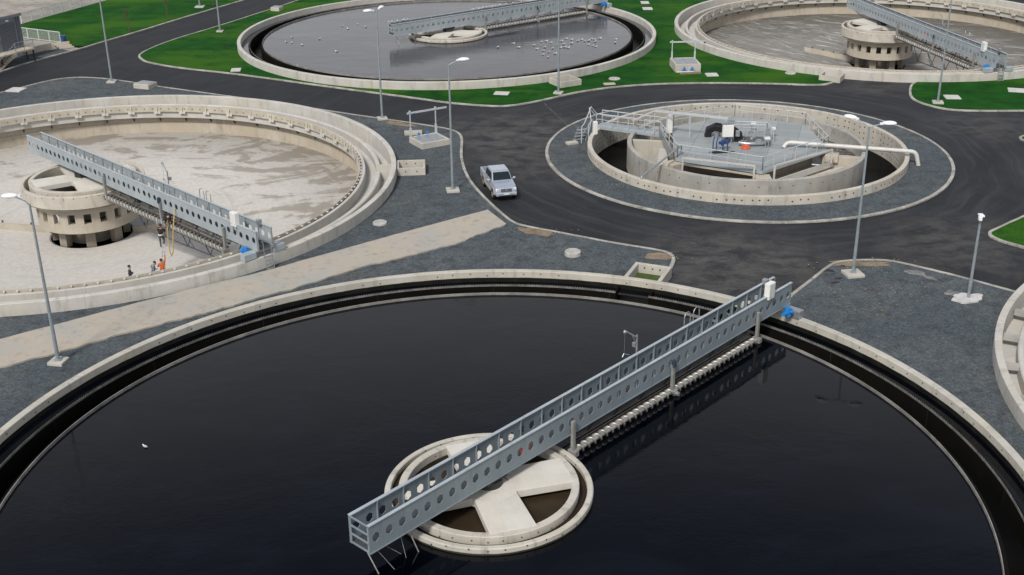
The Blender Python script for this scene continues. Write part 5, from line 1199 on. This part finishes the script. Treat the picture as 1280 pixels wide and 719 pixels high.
def person(label, loc, rz, J, top, trou, extra=None):
    """J: joint dict; one skin-modifier body, each face coloured by the bone it belongs to"""
    names = ['pelvis', 'chest', 'neck', 'head', 'crown', 'shL', 'elL', 'wrL', 'haL', 'shR', 'elR', 'wrR', 'haR', 'hiL', 'knL', 'anL', 'toL', 'hiR', 'knR', 'anR', 'toR']
    rad = dict(pelvis=.155, chest=.175, neck=.062, head=.098, crown=.085, sh=.085, el=.055, wr=.042, ha=.045, hi=.10, kn=.072, an=.05, to=.045)
    E_ = [('pelvis', 'chest'), ('chest', 'neck'), ('neck', 'head'), ('head', 'crown')]
    for s in 'LR': E_ += [('chest', 'sh'+s), ('sh'+s, 'el'+s), ('el'+s, 'wr'+s), ('wr'+s, 'ha'+s), ('pelvis', 'hi'+s), ('hi'+s, 'kn'+s), ('kn'+s, 'an'+s), ('an'+s, 'to'+s)]
    me = bpy.data.meshes.new('tmp'); me.from_pydata([J[n_] for n_ in names], [(names.index(a), names.index(b)) for a, b in E_], []); ob = bpy.data.objects.new('tmp', me); col.objects.link(ob)
    md = ob.modifiers.new('skin', 'SKIN'); md.use_smooth_shade = True
    for i, n_ in enumerate(names):
        r_ = rad.get(n_, rad.get(n_[:2])); me.skin_vertices[0].data[i].radius = (r_, r_*(.8 if n_ in ('chest', 'pelvis') else 1)); me.skin_vertices[0].data[i].use_root = (n_ == 'pelvis')
    sb = ob.modifiers.new('sub', 'SUBSURF'); sb.levels = sb.render_levels = 2
    dg = bpy.context.evaluated_depsgraph_get(); m2 = bpy.data.meshes.new_from_object(ob.evaluated_get(dg)); bpy.data.objects.remove(ob)
    m2.name = 'person'; m2.materials.clear()
    for mt in (SKIN, TOPS[top], TROU[trou], HAIR): m2.materials.append(mt)
    grp = {}
    for a, b in E_:
        k = 2 if (a[:2] in ('hi', 'kn') or b[:2] == 'hi') else (1 if (b in ('chest',) or b[:2] in ('sh', 'el', 'wr')) else (3 if b[:2] == 'to' else 0))
        grp[(a, b)] = k
    for p in m2.polygons:
        c = Vector(p.center); best = None
        for a, b in E_:
            A, B = Vector(J[a]), Vector(J[b]); t = max(0, min(1, (c-A).dot(B-A)/max(1e-6, (B-A).length_squared))); d = (c-A.lerp(B, t)).length
            if best is None or d < best[0]: best = (d, (a, b), t)
        k = grp[best[1]]
        if best[1] == ('pelvis', 'chest') and best[2] < .22: k = 2
        if best[1] == ('chest', 'neck') and best[2] < .7: k = 1
        p.material_index = k; p.use_smooth = True
    o = bpy.data.objects.new('person', m2); col.objects.link(o); o.location = loc; o.rotation_euler = (0, 0, rz); tag(o, label, 'person')
    hd, cr = Vector(J['head']), Vector(J['crown']); upv = (cr-hd).normalized()
    hb = MB(); hb.ellipsoid((0, 0, 0), (.215, .225, .20), 12, 8, Matrix.Translation(hd.lerp(cr, .75)+Vector((0, -.022, .01))) @ upv.to_track_quat('Z', 'Y').to_matrix().to_4x4(), -.25); hb.build('hair', HAIR, o, smooth=60)
    fc = hd+Vector((0, .10, 0)); nb = MB(); nb.ellipsoid(fc+Vector((0, .01, -.01)), (.03, .05, .04), 6, 4); nb.ellipsoid(hd+Vector((.105, .0, 0)), (.03, .05, .06), 6, 4); nb.ellipsoid(hd+Vector((-.105, 0, 0)), (.03, .05, .06), 6, 4); nb.build('face', SKIN, o)
    return o
def stand(**k):   # faces +y
    J = dict(pelvis=(0, 0, .93), chest=(0, .01, 1.30), neck=(0, .02, 1.50), head=(0, .04, 1.62), crown=(0, .03, 1.72), shL=(-.19, .01, 1.40), elL=(-.25, -.02, 1.13), wrL=(-.25, .07, .90), haL=(-.25, .10, .80), shR=(.19, .01, 1.40), elR=(.25, -.02, 1.13), wrR=(.25, .07, .90), haR=(.25, .10, .80),
             hiL=(-.10, 0, .86), knL=(-.11, .03, .48), anL=(-.11, 0, .09), toL=(-.13, .17, .05), hiR=(.10, 0, .86), knR=(.11, .03, .48), anR=(.11, 0, .09), toR=(.13, .17, .05)); J.update(k); return J
bx_, by_ = CB
person('person in dark navy clothes standing apart on the tank floor, arms folded', (bx_+7.2, by_-13.4, -3.12), R(-70), stand(elL=(-.24, .05, 1.15), wrL=(-.05, .22, 1.18), haL=(.05, .22, 1.20), elR=(.24, .05, 1.15), wrR=(.05, .20, 1.14), haR=(-.05, .21, 1.14)), 'navy', 'navy')
person('person in a striped grey sweater standing beside the orange-clad worker', (bx_+8.65, by_-12.75, -3.10), R(-55), stand(chest=(0, .08, 1.28), neck=(0, .14, 1.46), head=(0, .19, 1.57), crown=(0, .22, 1.67), elL=(-.26, .12, 1.12), wrL=(-.14, .30, 1.05), haL=(-.08, .36, 1.04)), 'stripe', 'navy')
person('person in orange overalls reaching up to hold the ladder', (bx_+9.2, by_-12.35, -3.10), R(30), stand(shR=(.19, .03, 1.43), elR=(.32, .16, 1.62), wrR=(.36, .24, 1.86), haR=(.36, .26, 1.95), elL=(-.25, .12, 1.17), wrL=(-.12, .30, 1.22), haL=(-.06, .36, 1.25)), 'orange', 'navy')
def bl(x, y, z): a = R(-44.5); return (bx_+x*math.cos(a)-y*math.sin(a), by_+x*math.sin(a)+y*math.cos(a), z)
# ladder leaning from the floor to the conveyor
l0, l1 = Vector(bl(15.0, -2.25, -3.05)), Vector(bl(13.95, -1.10, 1.0))
side = Vector((math.cos(R(-44.5)), math.sin(R(-44.5)), 0)); ld = empty('ladder', l0, 0, 'long aluminium ladder leaning from the tank floor to the conveyor', 'ladder')
for s in (-.2, .2): MB().bar(side*s, l1-l0+side*s, .035, .07).build('ladder_rail', 'galv', ld, smooth=0)
for i in range(14):
    q = (l1-l0)*((i+.6)/14.2); MB().bar(q-side*.2, q+side*.2, .03, .03).build('rung', 'galv', ld, smooth=0)
q = l0.lerp(l1, .565)
dirh = Vector((l1.x-l0.x, l1.y-l0.y, 0)).normalized(); rzc = math.atan2(dirh.y, dirh.x)-PI/2
cl = person('person in a black jacket with white belt climbing the ladder', (q.x-dirh.x*.22, q.y-dirh.y*.22, q.z-.05), rzc,
       stand(pelvis=(0, .0, .92), chest=(0, .10, 1.28), neck=(0, .15, 1.47), head=(0, .19, 1.58), crown=(0, .19, 1.69), shL=(-.19, .1, 1.38), shR=(.19, .1, 1.38), elL=(-.27, .25, 1.25), wrL=(-.19, .36, 1.45), haL=(-.18, .38, 1.54), elR=(.27, .25, 1.15), wrR=(.19, .33, 1.32), haR=(.18, .36, 1.41), knR=(.11, .22, .62), anR=(.11, .06, .32), toR=(.12, .22, .30), knL=(-.11, .06, .48), anL=(-.11, .02, .06), toL=(-.12, .17, .04)), 'black', 'grey')
MB().lathe([(.185, .98), (.185, 1.07), (.172, 1.07), (.172, .98)], n=20).build('white_belt', 'white', cl)
person('person in black bending over the conveyor above the ladder', bl(14.15, -.95, .78), R(-44.5),
       stand(pelvis=(0, 0, .52), chest=(.34, -.05, .62), neck=(.52, -.10, .60), head=(.63, -.14, .56), crown=(.72, -.17, .52), shL=(.36, .12, .62), elL=(.50, .10, .38), wrL=(.62, -.02, .20), haL=(.68, -.08, .14), shR=(.36, -.22, .60), elR=(.46, -.36, .38), wrR=(.50, -.42, .16), haR=(.52, -.44, .08), hiL=(-.04, .10, .46), knL=(.20, .14, .28), anL=(-.08, .14, .06), toL=(.08, .15, .04), hiR=(-.04, -.10, .46), knR=(.22, -.14, .30), anR=(-.06, -.14, .06), toR=(.10, -.15, .04)), 'black', 'black')
mb = MB(); mb.tube([bl(14.4, -.75, 1.35), bl(14.55, -1.1, 1.0), bl(14.6, -1.25, .1), bl(14.75, -1.35, -1.0), bl(15.0, -1.40, -1.45), bl(15.25, -1.35, -1.1), bl(15.3, -1.2, .2), bl(15.25, -.95, 1.3), bl(15.1, -.7, 2.0)], .045, 8)
tag(mb.build('hose', 'hose'), 'yellow hose looped over the conveyor beside the ladder', 'hose')
mb = MB(); mb.ellipsoid(bl(9.15, -.25, 1.02), (.34, .24, .62), 10, 8); mb.ellipsoid(bl(9.05, -.28, .68), (.22, .16, .42), 8, 6)
tag(mb.build('hanging_jacket', TOPS['black']), 'black jacket hanging under the pale bridge near the column', 'jacket')
